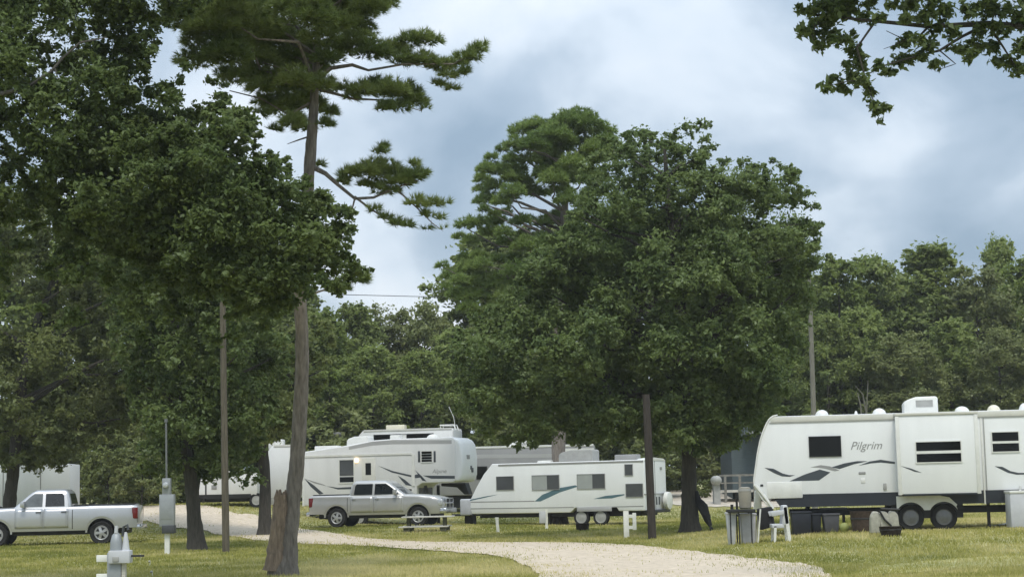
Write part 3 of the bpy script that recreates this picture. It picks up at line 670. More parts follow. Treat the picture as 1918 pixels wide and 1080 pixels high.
# ---- woods behind: prototypes copied
def proto_tree(kind, n, leaf, mat, cl, hgt=14.0, rad=3.4, low=0.16, label='', cat='tree', name='woodland_tree'):
    t = thing(name, label, cat, (0, 0, -200))
    mb = MB(); P = [Vector((0, 0, -0.3)), Vector((0.1, 0.05, hgt * .3)), Vector((-0.1, 0.1, hgt * .6)), Vector((0.05, 0, hgt * .93))]
    Q = [0.19 * hgt / 14, 0.15 * hgt / 14, 0.1 * hgt / 14, 0.02]
    C = []; Rr = []
    for k in range(cl):
        u = rng.random(); h = low + (1 - low) * u ** 0.8
        prof = {'oak': math.sin(math.pi * min(1, (h - low) / (1 - low) * 0.82 + 0.17)) ** 0.6, 'cone': (1 - h) ** 0.65 * 1.15 + 0.08, 'bush': math.sqrt(max(0, 1 - h * h)) + 0.05}[kind]
        a = rng.random() * 6.283; q = rad * prof * math.sqrt(rng.random()) * (0.85 + 0.3 * rng.random())
        C.append((q * math.cos(a), q * math.sin(a), h * hgt * 0.95)); Rr.append((0.55 + 0.5 * rng.random()) * rad * 0.27)
    C = np.array(C)
    for i in range(len(P) - 1): pass
    mb.tube(*interp_path(P, Q, 3), 8, wob=0.06, rg=rng); limbs(mb, P, Q, C, 18, 0.06)
    mb.build('trunk', BARKO, t)
    Pq, Nq, tq = clump_leaves(C, np.array(Rr), n, 0.8, subs=6)
    mesh_tris('crown', leaf_quads(Pq, Nq, leaf, 0.6), 4, mat, tq, t)
    return t
PROT = {'a': proto_tree('oak', 24000, 0.24, LEAF_BG, 110), 'b': proto_tree('oak', 24000, 0.24, LEAF_YEL, 100, rad=3.0),
        'c': proto_tree('oak', 24000, 0.24, LEAF_GREY, 100, rad=3.6, low=0.1), 'd': proto_tree('cone', 22000, 0.24, LEAF_BG, 100, rad=3.2),
        's': proto_tree('bush', 9000, 0.24, LEAF_SOFT, 40, hgt=5.0, rad=2.6, low=0.0, name='shrub', cat='shrub'),
        'g': proto_tree('bush', 9000, 0.24, LEAF_GREY, 40, hgt=5.0, rad=2.6, low=0.0, name='shrub', cat='shrub')}
USED = set()
def plant(k, px, ytop, Y, label, group, wide=1.0):
    p = gnd(px, Y); top = at(px, ytop, Y).z; pr = PROT[k]; hp = 14.0 if k in 'abcd' else 5.0
    s = (top - p.z) / hp
    if k in USED:
        o = pr.copy(); COL.objects.link(o)
        for ch in pr.children:
            c = ch.copy(); COL.objects.link(c); c.parent = o
    else: USED.add(k); o = pr
    o.location = p; sw = s * wide; o.scale = (sw, sw, s); o.rotation_euler = (0, 0, rng.random() * 6.28)
    tag(o, label, None, group); return o
GW = 'woodland trees closing the view behind the campground'
# right wood (distinct crowns)
for k, px, yt, Y, lb, wd in [
    ('b', 1590, 470, 104, 'bright green wood tree just right of the far grey pole', 1.0), ('d', 1650, 462, 110, 'dark pointed wood tree left of the gap of sky at right', 1.0),
    ('a', 1700, 505, 118, 'low wood tree under the gap of sky at right', 1.1), ('d', 1772, 440, 108, 'tallest broad cone shaped tree of the right hand wood', 1.25),
    ('d', 1893, 428, 116, 'slim tree top standing out at the right edge of the wood', 0.7), ('c', 1850, 480, 106, 'greyish wood tree next to the right edge of the picture', 1.0),
    ('b', 1940, 470, 108, 'bright wood tree cut by the right edge of the picture', 1.0), ('c', 1700, 610, 98, 'rounded greyish low tree above the roof air conditioner of the right trailer', 1.15),
    ('c', 1885, 600, 97, 'rounded greyish low tree above the right end of the right trailer', 1.1), ('a', 1795, 590, 101, 'dark mid height tree between two rounded greyish low trees', 1.2),
    ('a', 1560, 580, 100, 'mid height tree behind the far grey pole', 1.0), ('a', 1625, 570, 101, 'leafy tree behind the forked bare stems at right', 1.1), ('c', 1990, 560, 100, 'greyish tree just beyond the right edge', 1.2)]:
    plant(k, px, yt, Y, lb, GW, wd)
for px, yt, Y, k, lb, wd in [(610, 570, 100, 'b', 'bright wood tree right of the big pine trunk', 1.0), (665, 562, 104, 'a', 'wood tree under the strung wire beside the big pine', 1.0), (735, 556, 108, 'c', 'greyish wood tree under the middle of the gap of sky', 1.1),
                         (800, 548, 106, 'c', 'thin topped wood tree beside the middle pine', 0.85), (700, 640, 96, 'a', 'lower wood tree above the motorhome roof', 1.2), (790, 650, 95, 'a', 'lower wood tree above the fifth wheel nose', 1.2), (620, 680, 94, 'b', 'low bright tree behind the big pine trunk', 1.1), (860, 610, 99, 'a', 'wood tree behind the left side of the middle pine', 1.1)]:
    plant(k, px, yt, Y, lb, GW, wd)
for i, (px, yt, Y, k) in enumerate([(-60, 420, 104, 'a'), (40, 400, 108, 'c'), (130, 430, 106, 'b'), (215, 420, 110, 'a'), (300, 440, 104, 'c'), (380, 470, 108, 'a'), (450, 480, 106, 'b'), (530, 500, 108, 'a'),
                                    (930, 420, 112, 'a'), (1010, 400, 108, 'c'), (1100, 400, 112, 'a'), (1190, 380, 108, 'a'), (1280, 380, 112, 'c'), (1370, 390, 108, 'a'), (1450, 420, 110, 'b'), (1510, 500, 112, 'a')]):
    plant(k, px, yt, Y, 'wood tree seen only as dim green through the gaps of nearer crowns', GW, 1.1)
for i, px in enumerate(range(1545, 1990, 62)):
    plant('abcad'[i % 5], px, 545 - 25 * rng.random(), 122 + 3 * rng.random(), 'wood tree seen only as dim green through the gaps of nearer crowns', GW, 1.2)
for i, px in enumerate(range(590, 880, 62)):
    plant('abc'[i % 3], px, 640, 118 + 3 * rng.random(), 'wood tree seen only as dim green through the gaps of nearer crowns', GW, 1.2)
for i, px in enumerate(range(-40, 1990, 74)):
    Y = 92 + 6 * rng.random(); yt = 800 - 60 * rng.random()
    if 1290 < px < 1500: Y = 101 + 3 * rng.random()
    plant('g' if rng.random() < .35 else 's', px + 20 * rng.normal(), yt, Y, 'rounded shrub in the undergrowth line along the wood edge', 'shrubs along the wood edge', 1.15)
for i, px in enumerate(range(-60, 2000, 88)):
    plant('g' if i % 3 == 0 else 's', px + 15 * rng.normal(), 770 - 50 * rng.random(), 112 + 4 * rng.random(), 'tall shrub deep in the wood showing as dim green between trunks', 'tall shrubs inside the wood', 1.3)
plant('s', 205, 800, 84, 'sunlit olive bush behind the left pickup bed', None, 1.0); plant('g', 265, 830, 83, 'small bush between the left pickup and the meter box', None, 1.0)

# ------------------------------------------------------------------ wheels
def wheel(parent, cx, cy_, cz, rad, wid, rim_r, rimmat, spokes=0, side=-1):
    w_ = empty_part('wheel', (cx, cy_, cz), parent)
    t = MB(); h = wid / 2
    t.lathe([(rim_r * 0.98, -h * 0.8), (rad * 0.93, -h), (rad, -h * 0.7), (rad, h * 0.7), (rad * 0.93, h), (rim_r * .98, h * 0.8)], n=32); t.build('tyre', RUBBER, w_)
    m = MB(); s = side
    m.lathe([(rim_r, s * h * 0.85), (rim_r * 0.95, s * h * 0.98), (rim_r * 0.88, s * h * 0.86), (rim_r * 0.5, s * h * 0.90), (rim_r * 0.3, s * h * 0.98), (0.001, s * h * 1.0)], n=32, caps=False)
    m.build('rim', rimmat, w_)
    if spokes:
        d = MB()
        for k in range(spokes):
            a = 2 * math.pi * (k + .5) / spokes; q = []
            for rr, da in ((0.34, 0.10), (0.82, 0.36), (0.82, -0.36), (0.34, -0.10)):
                q.append((rim_r * rr * math.cos(a + da), s * h * (0.97 - 0.09 * (rr - .34) / .48) + s * 0.006, rim_r * rr * math.sin(a + da)))
            d.add(q, [(0, 1, 2, 3)])
        d.build('rim_opening', BLACK, w_)
    return w_

# ------------------------------------------------------------------ pickups
def pickup(name, label, loc, rz, paint, cab_rear, near, winmat, roof_front=0.5, group=None, tonneau=True):
    """faces +x; near = -1/+1: which local y side the viewer sees (only for detail)"""
    t = thing(name, label, 'pickup truck', loc, rz, group)
    RW, FW = -1.74, 1.83; WR = 0.40; AR = 0.50
    def ztop(x):
        xs_ = [-2.95, -2.88, -1.5, 1.1, 1.28, 1.9, 2.45, 2.72, 2.86, 2.90]; zs_ = [1.30, 1.33, 1.335, 1.30, 1.31, 1.285, 1.22, 1.14, 1.02, 0.94]
        return float(np.interp(x, xs_, zs_))
    def zbot(x):
        b = 0.50 if x < 2.3 else 0.50 - 0.0 * x
        if x < -2.3: b = 0.56
        for c in (RW, FW):
            if abs(x - c) < AR: b = max(b, 0.42 + math.sqrt(max(0, AR * AR - (x - c) ** 2)))
        return b
    def W(x):
        return float(np.interp(x, [-2.95, -2.8, 1.9, 2.5, 2.8, 2.9], [0.94, 0.985, 0.985, 0.955, 0.86, 0.74]))
    ft = [(0, .965), (.06, .975), (.18, .985), (.4, 1.0), (.6, 1.0), (.78, .985), (.9, .965), (.97, .94), (1.0, .90)]
    def sideY(x, z):
        b, tp = 0.50, ztop(x); f = (z - b) / (tp - b)
        return W(x) * float(np.interp(f, [a for a, _ in ft], [c for _, c in ft]))
    st_x = sorted(set(list(np.linspace(-2.95, 2.90, 60)) + [c + AR * math.cos(a) for c in (RW, FW) for a in np.linspace(0, math.pi, 19)]))
    def ring(x):
        b, tp = zbot(x), ztop(x); pts = []
        for f, _ in ft:
            z = b + f * (tp - b); pts.append((-sideY(x, z), z))
        top = [(-0.45 * W(x), tp + 0.022), (0, tp + 0.035), (0.45 * W(x), tp + 0.022)]
        R2 = [(-y, z) for y, z in reversed(pts)]
        return pts + top + R2
    m = MB(); n = len(ring(0))
    for x in st_x: m.v += [(x, y, z) for y, z in ring(x)]
    for i in range(len(st_x) - 1):
        for j in range(n): m.f.append((i * n + j, i * n + (j + 1) % n, (i + 1) * n + (j + 1) % n, (i + 1) * n + j))
    m.f += [tuple(range(n)), tuple(range((len(st_x) - 1) * n, len(st_x) * n))[::-1]]
    body = m.build('body', paint, t)
    # cab
    zl = [1.26, 1.34, 1.45, 1.6, 1.74, 1.82, 1.87, 1.905, 1.92]
    ins = [0, 0, 0, 0, 0, 0.0, 0.02, 0.08, 0.2]
    def cabx(z):
        f = (z - 1.28) / 0.60; return cab_rear + 0.02 + 0.13 * f * f, 1.30 - (1.30 - roof_front) * f
    def cabw(z): return 0.93 - 0.19 * (z - 1.28) / 0.60
    m = MB(); NN = 0; rings = []
    for z, q in zip(zl, ins):
        a, b = cabx(min(z, 1.88)); a += q; b -= q; wv = cabw(min(z, 1.88)) - q; rr = 0.12
        rg_ = []
        for (cx, cy2, s) in ((b - rr, -wv + rr, -90), (b - rr, wv - rr, 0), (a + rr, wv - rr, 90), (a + rr, -wv + rr, 180)):
            for k in range(5):
                an = R(s + k * 22.5); rg_.append((cx + rr * math.cos(an), cy2 + rr * math.sin(an), z + (0.012 if z > 1.9 else 0)))
        rings.append(rg_)
    NN = len(rings[0])
    for rg_ in rings: m.v += rg_
    for i in range(len(rings) - 1):
        for j in range(NN): m.f.append((i * NN + j, i * NN + (j + 1) % NN, (i + 1) * NN + (j + 1) % NN, (i + 1) * NN + j))
    m.f.append(tuple(range((len(rings) - 1) * NN, len(rings) * NN)))
    m.build('cab', paint, t)
    # glass
    def sideglass(poly, name='window', mt=None, s=-1):
        m = MB(); o_ = [(x, s * (cabw(z) + 0.012), z) for x, z in poly]; i_ = [(x, s * (cabw(z) - 0.03), z) for x, z in poly]; n_ = len(poly)
        m.add(o_ + i_, [tuple(range(n_)), tuple(range(2 * n_ - 1, n_ - 1, -1))] + [(i, (i + 1) % n_, (i + 1) % n_ + n_, i + n_) for i in range(n_)])
        return m.build(name, mt or winmat[0], t)
    bp = cab_rear + (roof_front + 0.55 - cab_rear) * 0.50
    for s in (-1, 1):
        zt_ = 1.79
        fa = lambda z: 1.30 - (1.30 - roof_front) * (z - 1.28) / 0.60
        sideglass([(bp + 0.05, 1.345), (fa(1.345) - 0.20, 1.345), (fa(1.5) - 0.16, 1.5), (fa(1.68) - 0.14, 1.68), (fa(zt_) - 0.16, zt_), (bp + 0.05, zt_)], mt=winmat[0], s=s)
        sideglass([(cab_rear + 0.24, 1.345), (bp - 0.05, 1.345), (bp - 0.05, zt_), (cab_rear + 0.34, zt_), (cab_rear + 0.27, 1.7)], mt=winmat[1], s=s)
    m = MB()
    for off in (0.012, -0.03):
        for z in (1.36, 1.57, 1.80):
            for y in (-1, -0.5, 0, 0.5, 1):
                m.v.append((cabx(z)[1] + off * 1.2 - 0.02 * y * y, y * (cabw(z) - 0.09), z))
    m.f = [(i * 5 + j, i * 5 + j + 1, i * 5 + j + 6, i * 5 + j + 5) for i in range(2) for j in range(4)]
    m.build('windshield', CARGLASSL, t)
    m = MB(); m.add([(cabx(z)[0] - 0.012, y * (cabw(z) - 0.14), z) for z in (1.42, 1.78) for y in (-1, 1)], [(0, 1, 3, 2)]); m.build('rear_window', CARGLASS, t)
    # doors
    for s in (-1, 1):
        for x0, x1 in ((cab_rear + 0.10, bp), (bp + 0.015, 1.20)):
            m = MB(); xs_ = np.linspace(x0, x1, 8); zs_ = np.linspace(0.60, 1.27, 8)
            def fn(x, z):
                if x < x0 + .3 and abs(x - RW) < AR + .03: pass
                return (x, s * (sideY(x, z) + 0.009), z)
            m.grid(fn, xs_, zs_); d = m.build('door', paint, t, solid=0.02)
            hx = x0 + 0.16 if (x1 - x0) > 0.5 else x0 + .08
            h = MB(); yy = s * (sideY(hx, 1.15) + 0.03); h.box(hx - 0.09, hx + 0.09, yy - 0.018, yy + 0.018, 1.135, 1.165); h.build('handle', CHROME if paint is PEWTER else BLACK, d, bevel=0.008)
        mm = MB(); xx = fa(1.4) - 0.26; mm.box(xx - 0.06, xx + 0.08, s * 0.99 - 0.0 if s > 0 else -1.19, s * 1.19 if s > 0 else -0.99, 1.33, 1.54); mm.tube([(xx, s * 0.92, 1.36), (xx, s * 1.05, 1.40)], 0.03, 6); mm.build('mirror', paint if s == near else BLACK, t, bevel=0.03)
        # bed seam and wheel arch lips
        m = MB(); m.grid(lambda x, z: (x, s * (sideY(x, z) + 0.003), z), [cab_rear - 0.045, cab_rear - 0.02], np.linspace(0.55, 1.32, 8)); m.build('bed_seam', BLACK, t)
        for c in (RW, FW):
            m = MB(); m.grid(lambda a, q: (c + (AR + q) * math.cos(a), s * (sideY(c + AR * math.cos(a), 0.42 + AR * math.sin(a)) + (0.018 if q > 0 else 0.0)), 0.42 + (AR + q) * math.sin(a)), np.linspace(0, math.pi, 20), [-0.015, 0.0, 0.05]); m.build('arch_lip', paint, t)
        wheel(t, RW, s * 0.84, WR, WR, 0.27, 0.25, RIMM, 5, s); wheel(t, FW, s * 0.84, WR, WR, 0.27, 0.25, RIMM, 5, s)
    # inner wells, underbody
    m = MB(); m.box(-2.6, 2.5, -0.70, 0.70, 0.36, 0.60); m.box(RW - AR - .02, RW + AR + .02, -0.72, 0.72, 0.45, 0.98); m.box(FW - AR - .02, FW + AR + .02, -0.72, 0.72, 0.45, 0.98); m.build('chassis', BLACK, t)
    # bed cover
    m = MB(); m.box(-2.84, cab_rear - 0.05, -0.80, 0.80, 1.30, 1.385); m.build('bed_cover', BLACK, t, bevel=0.02)
    # rear
    m = MB(); m.box(-2.985, -2.94, -0.74, 0.74, 0.72, 1.30); m.build('tailgate', paint, t, bevel=0.015)
    m = MB(); m.box(-3.11, -2.93, -0.92, 0.92, 0.48, 0.66); m.build('rear_bumper', CHROME, t, bevel=0.03)
    for s in (-1, 1):
        m = MB(); m.box(-2.975, -2.78, s * 0.80 if s > 0 else -0.975, s * 0.975 if s > 0 else -0.80, 0.86, 1.24); m.build('tail_light', REDL, t, bevel=0.02)
    # front
    m = MB(); m.box(2.70, 2.94, -0.52, 0.52, 0.76, 1.11); m.build('grille', BLACK, t, bevel=0.03)
    m = MB(); m.box(2.90, 2.965, -0.56, 0.56, 0.905, 0.955); m.box(2.90, 2.966, -0.03, 0.03, 0.74, 1.13); m.box(2.72, 2.962, -0.58, -0.525, 0.74, 1.13); m.box(2.72, 2.962, 0.525, 0.58, 0.74, 1.13); m.box(2.72, 2.961, -0.58, 0.58, 1.10, 1.14); m.build('grille_bar', CHROME, t, bevel=0.012)
    for s in (-1, 1):
        m = MB(); y0, y1 = sorted((s * 0.60, s * 0.90)); m.box(2.60, 2.87, y0, y1, 0.82, 1.08); m.build('headlight', CLEARL, t, bevel=0.05)
    m = MB(); m.box(2.72, 3.03, -0.88, 0.88, 0.50, 0.73); m.build('front_bumper', CHROME, t, bevel=0.06, seg=3)
    return t
def place_center(px_rear, Y, theta):  # root from rear wheel column
    g = gnd(px_rear, Y); d = Vector((math.cos(theta), math.sin(theta), 0)); c = g + d * 1.74 + Vector((-math.sin(theta), math.cos(theta), 0)) * 0.97
    return Vector((c.x, c.y, zf(c.x, c.y)))
th = R(-13); pickup('pickup_truck', 'pewter silver crew cab pickup parked before the fifth wheel, facing right', place_center(630, 73.5, th), th, PEWTER, -1.22, -1, (CARGLASS, CARGLASS), 0.42, 'silver pickups')
g = gnd(190, 60.5); thl = R(6)
cpos = g + Vector((math.cos(thl), math.sin(thl), 0)) * (-1.74) + Vector((-math.sin(thl), math.cos(thl), 0)) * 0.97
pickup('pickup_truck', 'bright silver pickup cut by the left edge, facing left with red tail light', Vector((cpos.x, cpos.y, zf(cpos.x, cpos.y))), thl + math.pi, SILVER, -0.72, 1, (CARGLASSL, CARGLASS), 0.62, 'silver pickups')

# ------------------------------------------------------------------ trailers
class Trailer:
    def __init__(s, name, label, px, Y, theta, width=2.44, cat='travel trailer', zoff=0.0):
        s.w = width; s.th = theta
        q = gnd(px, Y); s.ex = Vector((math.cos(theta), math.sin(theta), 0)); s.ey = Vector((-math.sin(theta), math.cos(theta), 0))
        c = q + s.ey * width / 2; s.root = Vector((c.x, c.y, zf(q.x, q.y) + zoff)); s.near = -width / 2
        s.t = thing(name, label, cat, s.root, theta)
    def uv(s, p, y=None):
        y = s.near if y is None else y
        d = ray(*p); k = (y - (CPOS - s.root).dot(s.ey)) / d.dot(s.ey); P = CPOS + d * k - s.root
        return (P.dot(s.ex), P.z)
    def poly(s, pts, y=None): return [s.uv(p, y) for p in pts]
    def rect(s, pts, y=None):
        a = s.poly(pts, y); us = [p[0] for p in a]; zs_ = [p[1] for p in a]; return min(us), max(us), min(zs_), max(zs_)
    def decal(s, pts, mat, name='stripe', out_=0.004, parent=None, y=None):
        y0 = (s.near if y is None else y); p = s.poly(pts, y0)
        return MB().prism(p, y0 - out_, y0 + 0.01).build(name, mat, parent or s.t, smooth=False)
    def panel(s, r, out_, mat, name, parent=None, y=None, inn=0.02, bevel=0.01):
        y0 = s.near if y is None else y
        return MB().box(r[0], r[1], y0 - out_, y0 + inn, r[2], r[3]).build(name, mat, parent or s.t, bevel=bevel)
    def window(s, r, panes, frame=PLASTW, y=None, fw=0.035, parent=None, out_=0.028):
        """panes: list of (fu0,fu1,fz0,fz1,mat) in fractions"""
        y0 = s.near if y is None else y; a, b, c, d = r
        m = MB(); m.box(a - fw, b + fw, y0 - out_, y0 + .02, d, d + fw); m.box(a - fw, b + fw, y0 - out_, y0 + .02, c - fw, c); m.box(a - fw, a, y0 - out_, y0 + .02, c, d); m.box(b, b + fw, y0 - out_, y0 + .02, c, d)
        wd = m.build('window', frame, parent or s.t)
        for f0, f1, g0, g1, mt in panes:
            MB().box(a + (b - a) * f0, a + (b - a) * f1, y0 - out_ * 0.55, y0 + .01, c + (d - c) * g0, c + (d - c) * g1).build('pane', mt, wd if parent is None else parent)
        return wd
    def dome(s, pts, mat, name='roof_vent', yc=0.0, depth=0.4, flat=False, bevel=0.04):
        a, b, c, d = s.rect(pts, yc)
        if flat: return MB().box(a, b, yc - depth / 2, yc + depth / 2, c - 0.15, d).build(name, mat, s.t, bevel=bevel)
        m = MB(); n = 8; cx, hx = (a + b) / 2, (b - a) / 2
        m.grid(lambda p, q: (cx + hx * math.cos(p) * math.cos(q), yc + depth / 2 * math.sin(p) * math.cos(q), c - 0.02 + (d - c + 0.02) * math.sin(q)), np.linspace(0, 2 * math.pi, 17), np.linspace(-0.1, math.pi / 2, 6))
        return m.build(name, mat, s.t)
    def ac(s, pts, mat=PLASTW, yc=0.0, depth=0.75, grille=None):
        a, b, c, d = s.rect(pts, yc); h = d - c
        o = MB().prism([(a, c - .12), (b, c - .12), (b, d - h * .12), (b - h * .15, d), (a + (b - a) * .35, d - h * 0.02), (a + (b - a) * .08, d - h * .25), (a, d - h * .5)], yc - depth / 2, yc + depth / 2).build('air_conditioner', mat, s.t, bevel=0.05, seg=3)
        if grille: MB().box(a + (b - a) * grille[0], a + (b - a) * grille[1], yc - depth / 2 - .008, yc, c + h * .2, c + h * .72).build('vent_grille', ACGREY, o)
        return o
    def text(s, txt, px, size, mat, y=None, shear=0.0, on_front=None, rot=0.0):
        cu = bpy.data.curves.new('lettering', 'FONT'); cu.body = txt; cu.size = size; cu.shear = shear; cu.extrude = 0.002
        ob = bpy.data.objects.new('tmp', cu); COL.objects.link(ob); bpy.context.view_layer.update()
        me = bpy.data.meshes.new_from_object(ob.evaluated_get(bpy.context.evaluated_depsgraph_get())); bpy.data.objects.remove(ob)
        me.materials.append(mat)
        o = bpy.data.objects.new('lettering', me); COL.objects.link(o); o.parent = s.t
        u, z = s.uv(px, y)
        o.location = (u, (s.near if y is None else y) - 0.004, z); o.rotation_euler = (R(90), rot, 0)
        return o
    def lotwheel(s, p, rpx_t, rimf, mat, y=None):
        u, z = s.uv(p, s.near + .12); rt = rpx_t
        wheel(s.t, u, s.near + 0.13, rt - 0.02, rt, 0.2, rt * rimf, mat, 0, -1)

# ---- right: long white trailer with slide-out (nose left)
A = Trailer('travel_trailer', 'long white trailer with dark swooshes, charcoal skirt and slide-out, right side of photo', 1680, 46.0, R(-8))
ur = A.uv(Z5([(1816, 160)])[0]); ub = A.uv(Z5([(1816, 665)])[0])
zr0 = A.uv(Z5([(260, 196)])[0])[1]; zr1 = ur[1]; zb0 = A.uv(Z5([(500, 685)])[0])[1]; zb1 = ub[1]
print('pilgrim roof z', zr0, zr1, 'belt z', zb0, zb1)
ROOF = (zr0 + zr1) / 2; BELT = (zb0 + zb1) / 2; UEND = ur[0] + 2.2
nose = A.poly(Z5([(258, 192), (228, 199), (205, 218), (186, 250), (165, 300), (147, 355), (132, 430), (118, 530), (108, 605), (110, 635), (122, 660), (160, 720), (205, 772)]))
u0n = nose[0][0]; SK = A.uv(Z5([(600, 768)])[0])[1]
prof = [(UEND, ROOF)] + [(u, min(z, ROOF)) for u, z in nose[:-1]] + [(nose[-2][0] + 0.25, BELT - 0.10), (UEND, BELT - 0.10)]
hw = A.w / 2
MB().prism(prof, -hw, hw).build('body', RVWHITE, A.t, bevel=0.035, seg=3)
# cream roof edge band
MB().box(A.uv(Z5([(212, 228)])[0])[0], UEND, -hw - 0.015, -hw + 0.02, ROOF - 0.16, ROOF - 0.01).build('roof_edge', CREAM, A.t, bevel=0.006)
MB().box(A.uv(Z5([(205, 238)])[0])[0], UEND, -hw - 0.02, -hw + 0.02, ROOF - 0.185, ROOF - 0.163).build('gutter', ACGREY, A.t)
# skirt
us = A.uv(Z5([(240, 720)])[0])[0]
MB().prism([(us, BELT - 0.12), (A.uv(Z5([(417, 716)])[0])[0], BELT - 0.12), (A.uv(Z5([(417, 685)])[0])[0], BELT), (UEND, BELT), (UEND, SK), (us + 0.15, SK)], -hw - 0.006, hw + 0.006).build('skirt', CHAR, A.t)
# front cap edge moulding (white diagonal strip)
MB().tube([(u, -hw - 0.005, z) for u, z in nose], 0.022, 6).build('cap_moulding', PLASTW, A.t)
A.panel(A.rect(Z5([(190, 617), (415, 715)])), 0.02, PLASTW, 'storage_door')
A.window(A.rect(Z5([(458, 332), (658, 448)])), [(0, 1, 0, 1, GLASSD)], frame=BLACK, fw=0.02)
sw = Z5
A.decal(sw([(175, 524), (232, 530), (290, 560), (330, 570), (368, 571), (335, 581), (285, 578), (240, 560)]), DECALD)
A.decal(sw([(333, 609), (430, 566), (525, 535), (592, 553), (520, 604)]), DECALD)
A.decal(sw([(465, 521), (530, 507), (590, 515), (650, 541), (620, 546), (560, 530), (520, 524)]), DECALG)
A.decal(sw([(598, 521), (680, 496), (760, 482), (830, 482), (740, 502), (650, 532)]), DECALD)
A.decal(sw([(770, 511), (840, 484), (910, 473), (1000, 487), (1000, 500), (910, 491), (850, 496)]), DECALD)
A.decal(sw([(1630, 514), (1680, 518), (1730, 545), (1780, 556), (1830, 556), (1830, 566), (1770, 568), (1715, 556)]), DECALD)
A.panel(A.rect(sw([(770, 550), (815, 566)])), 0.012, DECALG, 'furnace_vent'); A.panel(A.rect(sw([(784, 592), (812, 622)])), 0.012, PLASTW, 'hatch')
A.panel(A.rect(sw([(925, 622), (948, 664)])), 0.03, ACGREY, 'water_inlet'); A.panel(A.rect(sw([(148, 629), (168, 643)])), 0.015, STEEL, 'marker_light')
A.text('Pilgrim', Z5([(716, 410)])[0], 0.30, DECALG, shear=0.35)
# slide-out
SO = 0.42; ysl = -hw - SO
a = A.rect(sw([(1005, 224), (1545, 690)]), ysl)
sl = MB().box(a[0], a[1], ysl, -hw + 0.05, BELT - 0.06, ROOF - 0.09).build('slide_out', RVWHITE, A.t, bevel=0.02)
MB().box(a[0] - 0.03, a[1] + 0.03, ysl - 0.03, -hw + 0.03, ROOF - 0.09, ROOF - 0.02).build('slide_roof', CREAM, sl, bevel=0.01)
for uu in (a[0], a[1] - 0.07): MB().box(uu - 0.02, uu + 0.08, ysl - 0.018, ysl + 0.05, BELT - 0.08, ROOF - 0.095).build('edge_trim', PLASTW, sl, bevel=0.01)
r = A.rect(sw([(1132, 364), (1420, 484)]), ysl); A.window(r, [(0, 1, 0, 0.42, GLASSD), (0, 1, 0.56, 1, GLASSD)], y=ysl, parent=sl, fw=0.025)
MB().box(r[0] - .01, r[1] + .01, ysl - 0.03, ysl + .02, r[2] + (r[3] - r[2]) * .42, r[2] + (r[3] - r[2]) * .56).build('window_bar', PLASTW, sl)
A.decal(sw([(1034, 512), (1100, 528), (1172, 556), (1125, 549)]), DECALD, parent=sl, y=ysl)
MB().box(a[0] + 0.12, a[1] - 0.03, ysl - 0.008, -hw, BELT - 0.10, BELT - 0.058).build('lower_rail', CHAR, sl)
r = A.rect(sw([(1538, 240), (1576, 758)])); MB().box(r[0], r[1], -hw - 0.03, -hw + .02, SK - 0.02, ROOF - 0.19).build('corner_trim', PLASTW, A.t, bevel=0.01)
r = A.rect(sw([(1556, 225), (1562, 660)])); MB().box(r[1], r[1] + 0.02, -hw - 0.033, -hw + .02, BELT, ROOF - 0.19).build('seam', ACGREY, A.t)
A.window(A.rect(sw([(1612, 302), (1785, 419)])), [(0, 1, 0, 0.42, GLASSD), (0, 1, 0.54, 1, GLASSD)], fw=0.025)
wr = A.rect(sw([(1612, 302), (1785, 419)])); MB().box(wr[0], wr[1], -hw - 0.03, -hw + .02, wr[2] + (wr[3] - wr[2]) * .42, wr[2] + (wr[3] - wr[2]) * .54).build('window_bar', PLASTW, A.t)
# wheels and fender
w1 = A.uv(sw([(1100, 815)])[0]); w2 = A.uv(sw([(1310, 815)])[0]); WRD = 0.345
for wv in (w1, w2): wheel(A.t, wv[0], -hw + 0.12, WRD - 0.02, WRD, 0.22, 0.215, RIMG, 0, -1)
fu0, fu1 = A.uv(sw([(1008, 720)])[0])[0], A.uv(sw([(1392, 720)])[0])[0]
ft_ = [(fu0, SK + 0.04), (fu0, BELT - 0.11), (fu1 - 0.45, BELT - 0.11), (fu1 - 0.2, BELT - 0.16), (fu1, BELT - 0.36), (fu1 - 0.03, BELT - 0.40)]
arch = []
for wv in (w2, w1):
    arch += [(wv[0] + 0.40 * math.cos(q), WRD - 0.02 + 0.40 * math.sin(q)) for q in np.linspace(R(28), R(152), 14)]
MB().prism(ft_ + arch, -hw - 0.05, -hw + 0.03).build('fender', PLASTW, A.t)
m = MB(); m.box(us + 0.4, UEND, -0.9, 0.9, 0.42, 0.58); m.box(w1[0] - .5, w2[0] + .5, -hw + .05, hw - .05, 0.3, SK + 0.3); m.build('chassis', BLACK, A.t)
for uu in (us + 0.9, UEND - 2.0):
    m = MB(); m.tube([(uu, -0.85, SK), (uu - 0.25, -0.95, 0.02)], 0.035, 6); m.box(uu - 0.4, uu - 0.12, -1.05, -0.85, 0.0, 0.04); m.tube([(uu, 0.85, SK), (uu - 0.25, 0.95, 0.02)], 0.035, 6); m.build('stabiliser_jack', BLACK, A.t)
for uu in (A.uv(sw([(1600, 780)])[0])[0], A.uv(sw([(1755, 780)])[0])[0]): m = MB(); m.box(uu - .04, uu + .04, -0.95, -0.87, 0.0, SK); m.box(uu - .12, uu + .12, -1.02, -0.8, 0, 0.03); m.build('stabiliser_jack', BLACK, A.t)
for pts in ([(495, 160), (580, 188)], [(855, 150), (945, 182)], [(1375, 138), (1470, 165)], [(1580, 128), (1668, 162)], [(1780, 116), (1860, 160)]): A.dome(sw(pts), PLASTY if pts[0][0] == 1580 else PLASTW)
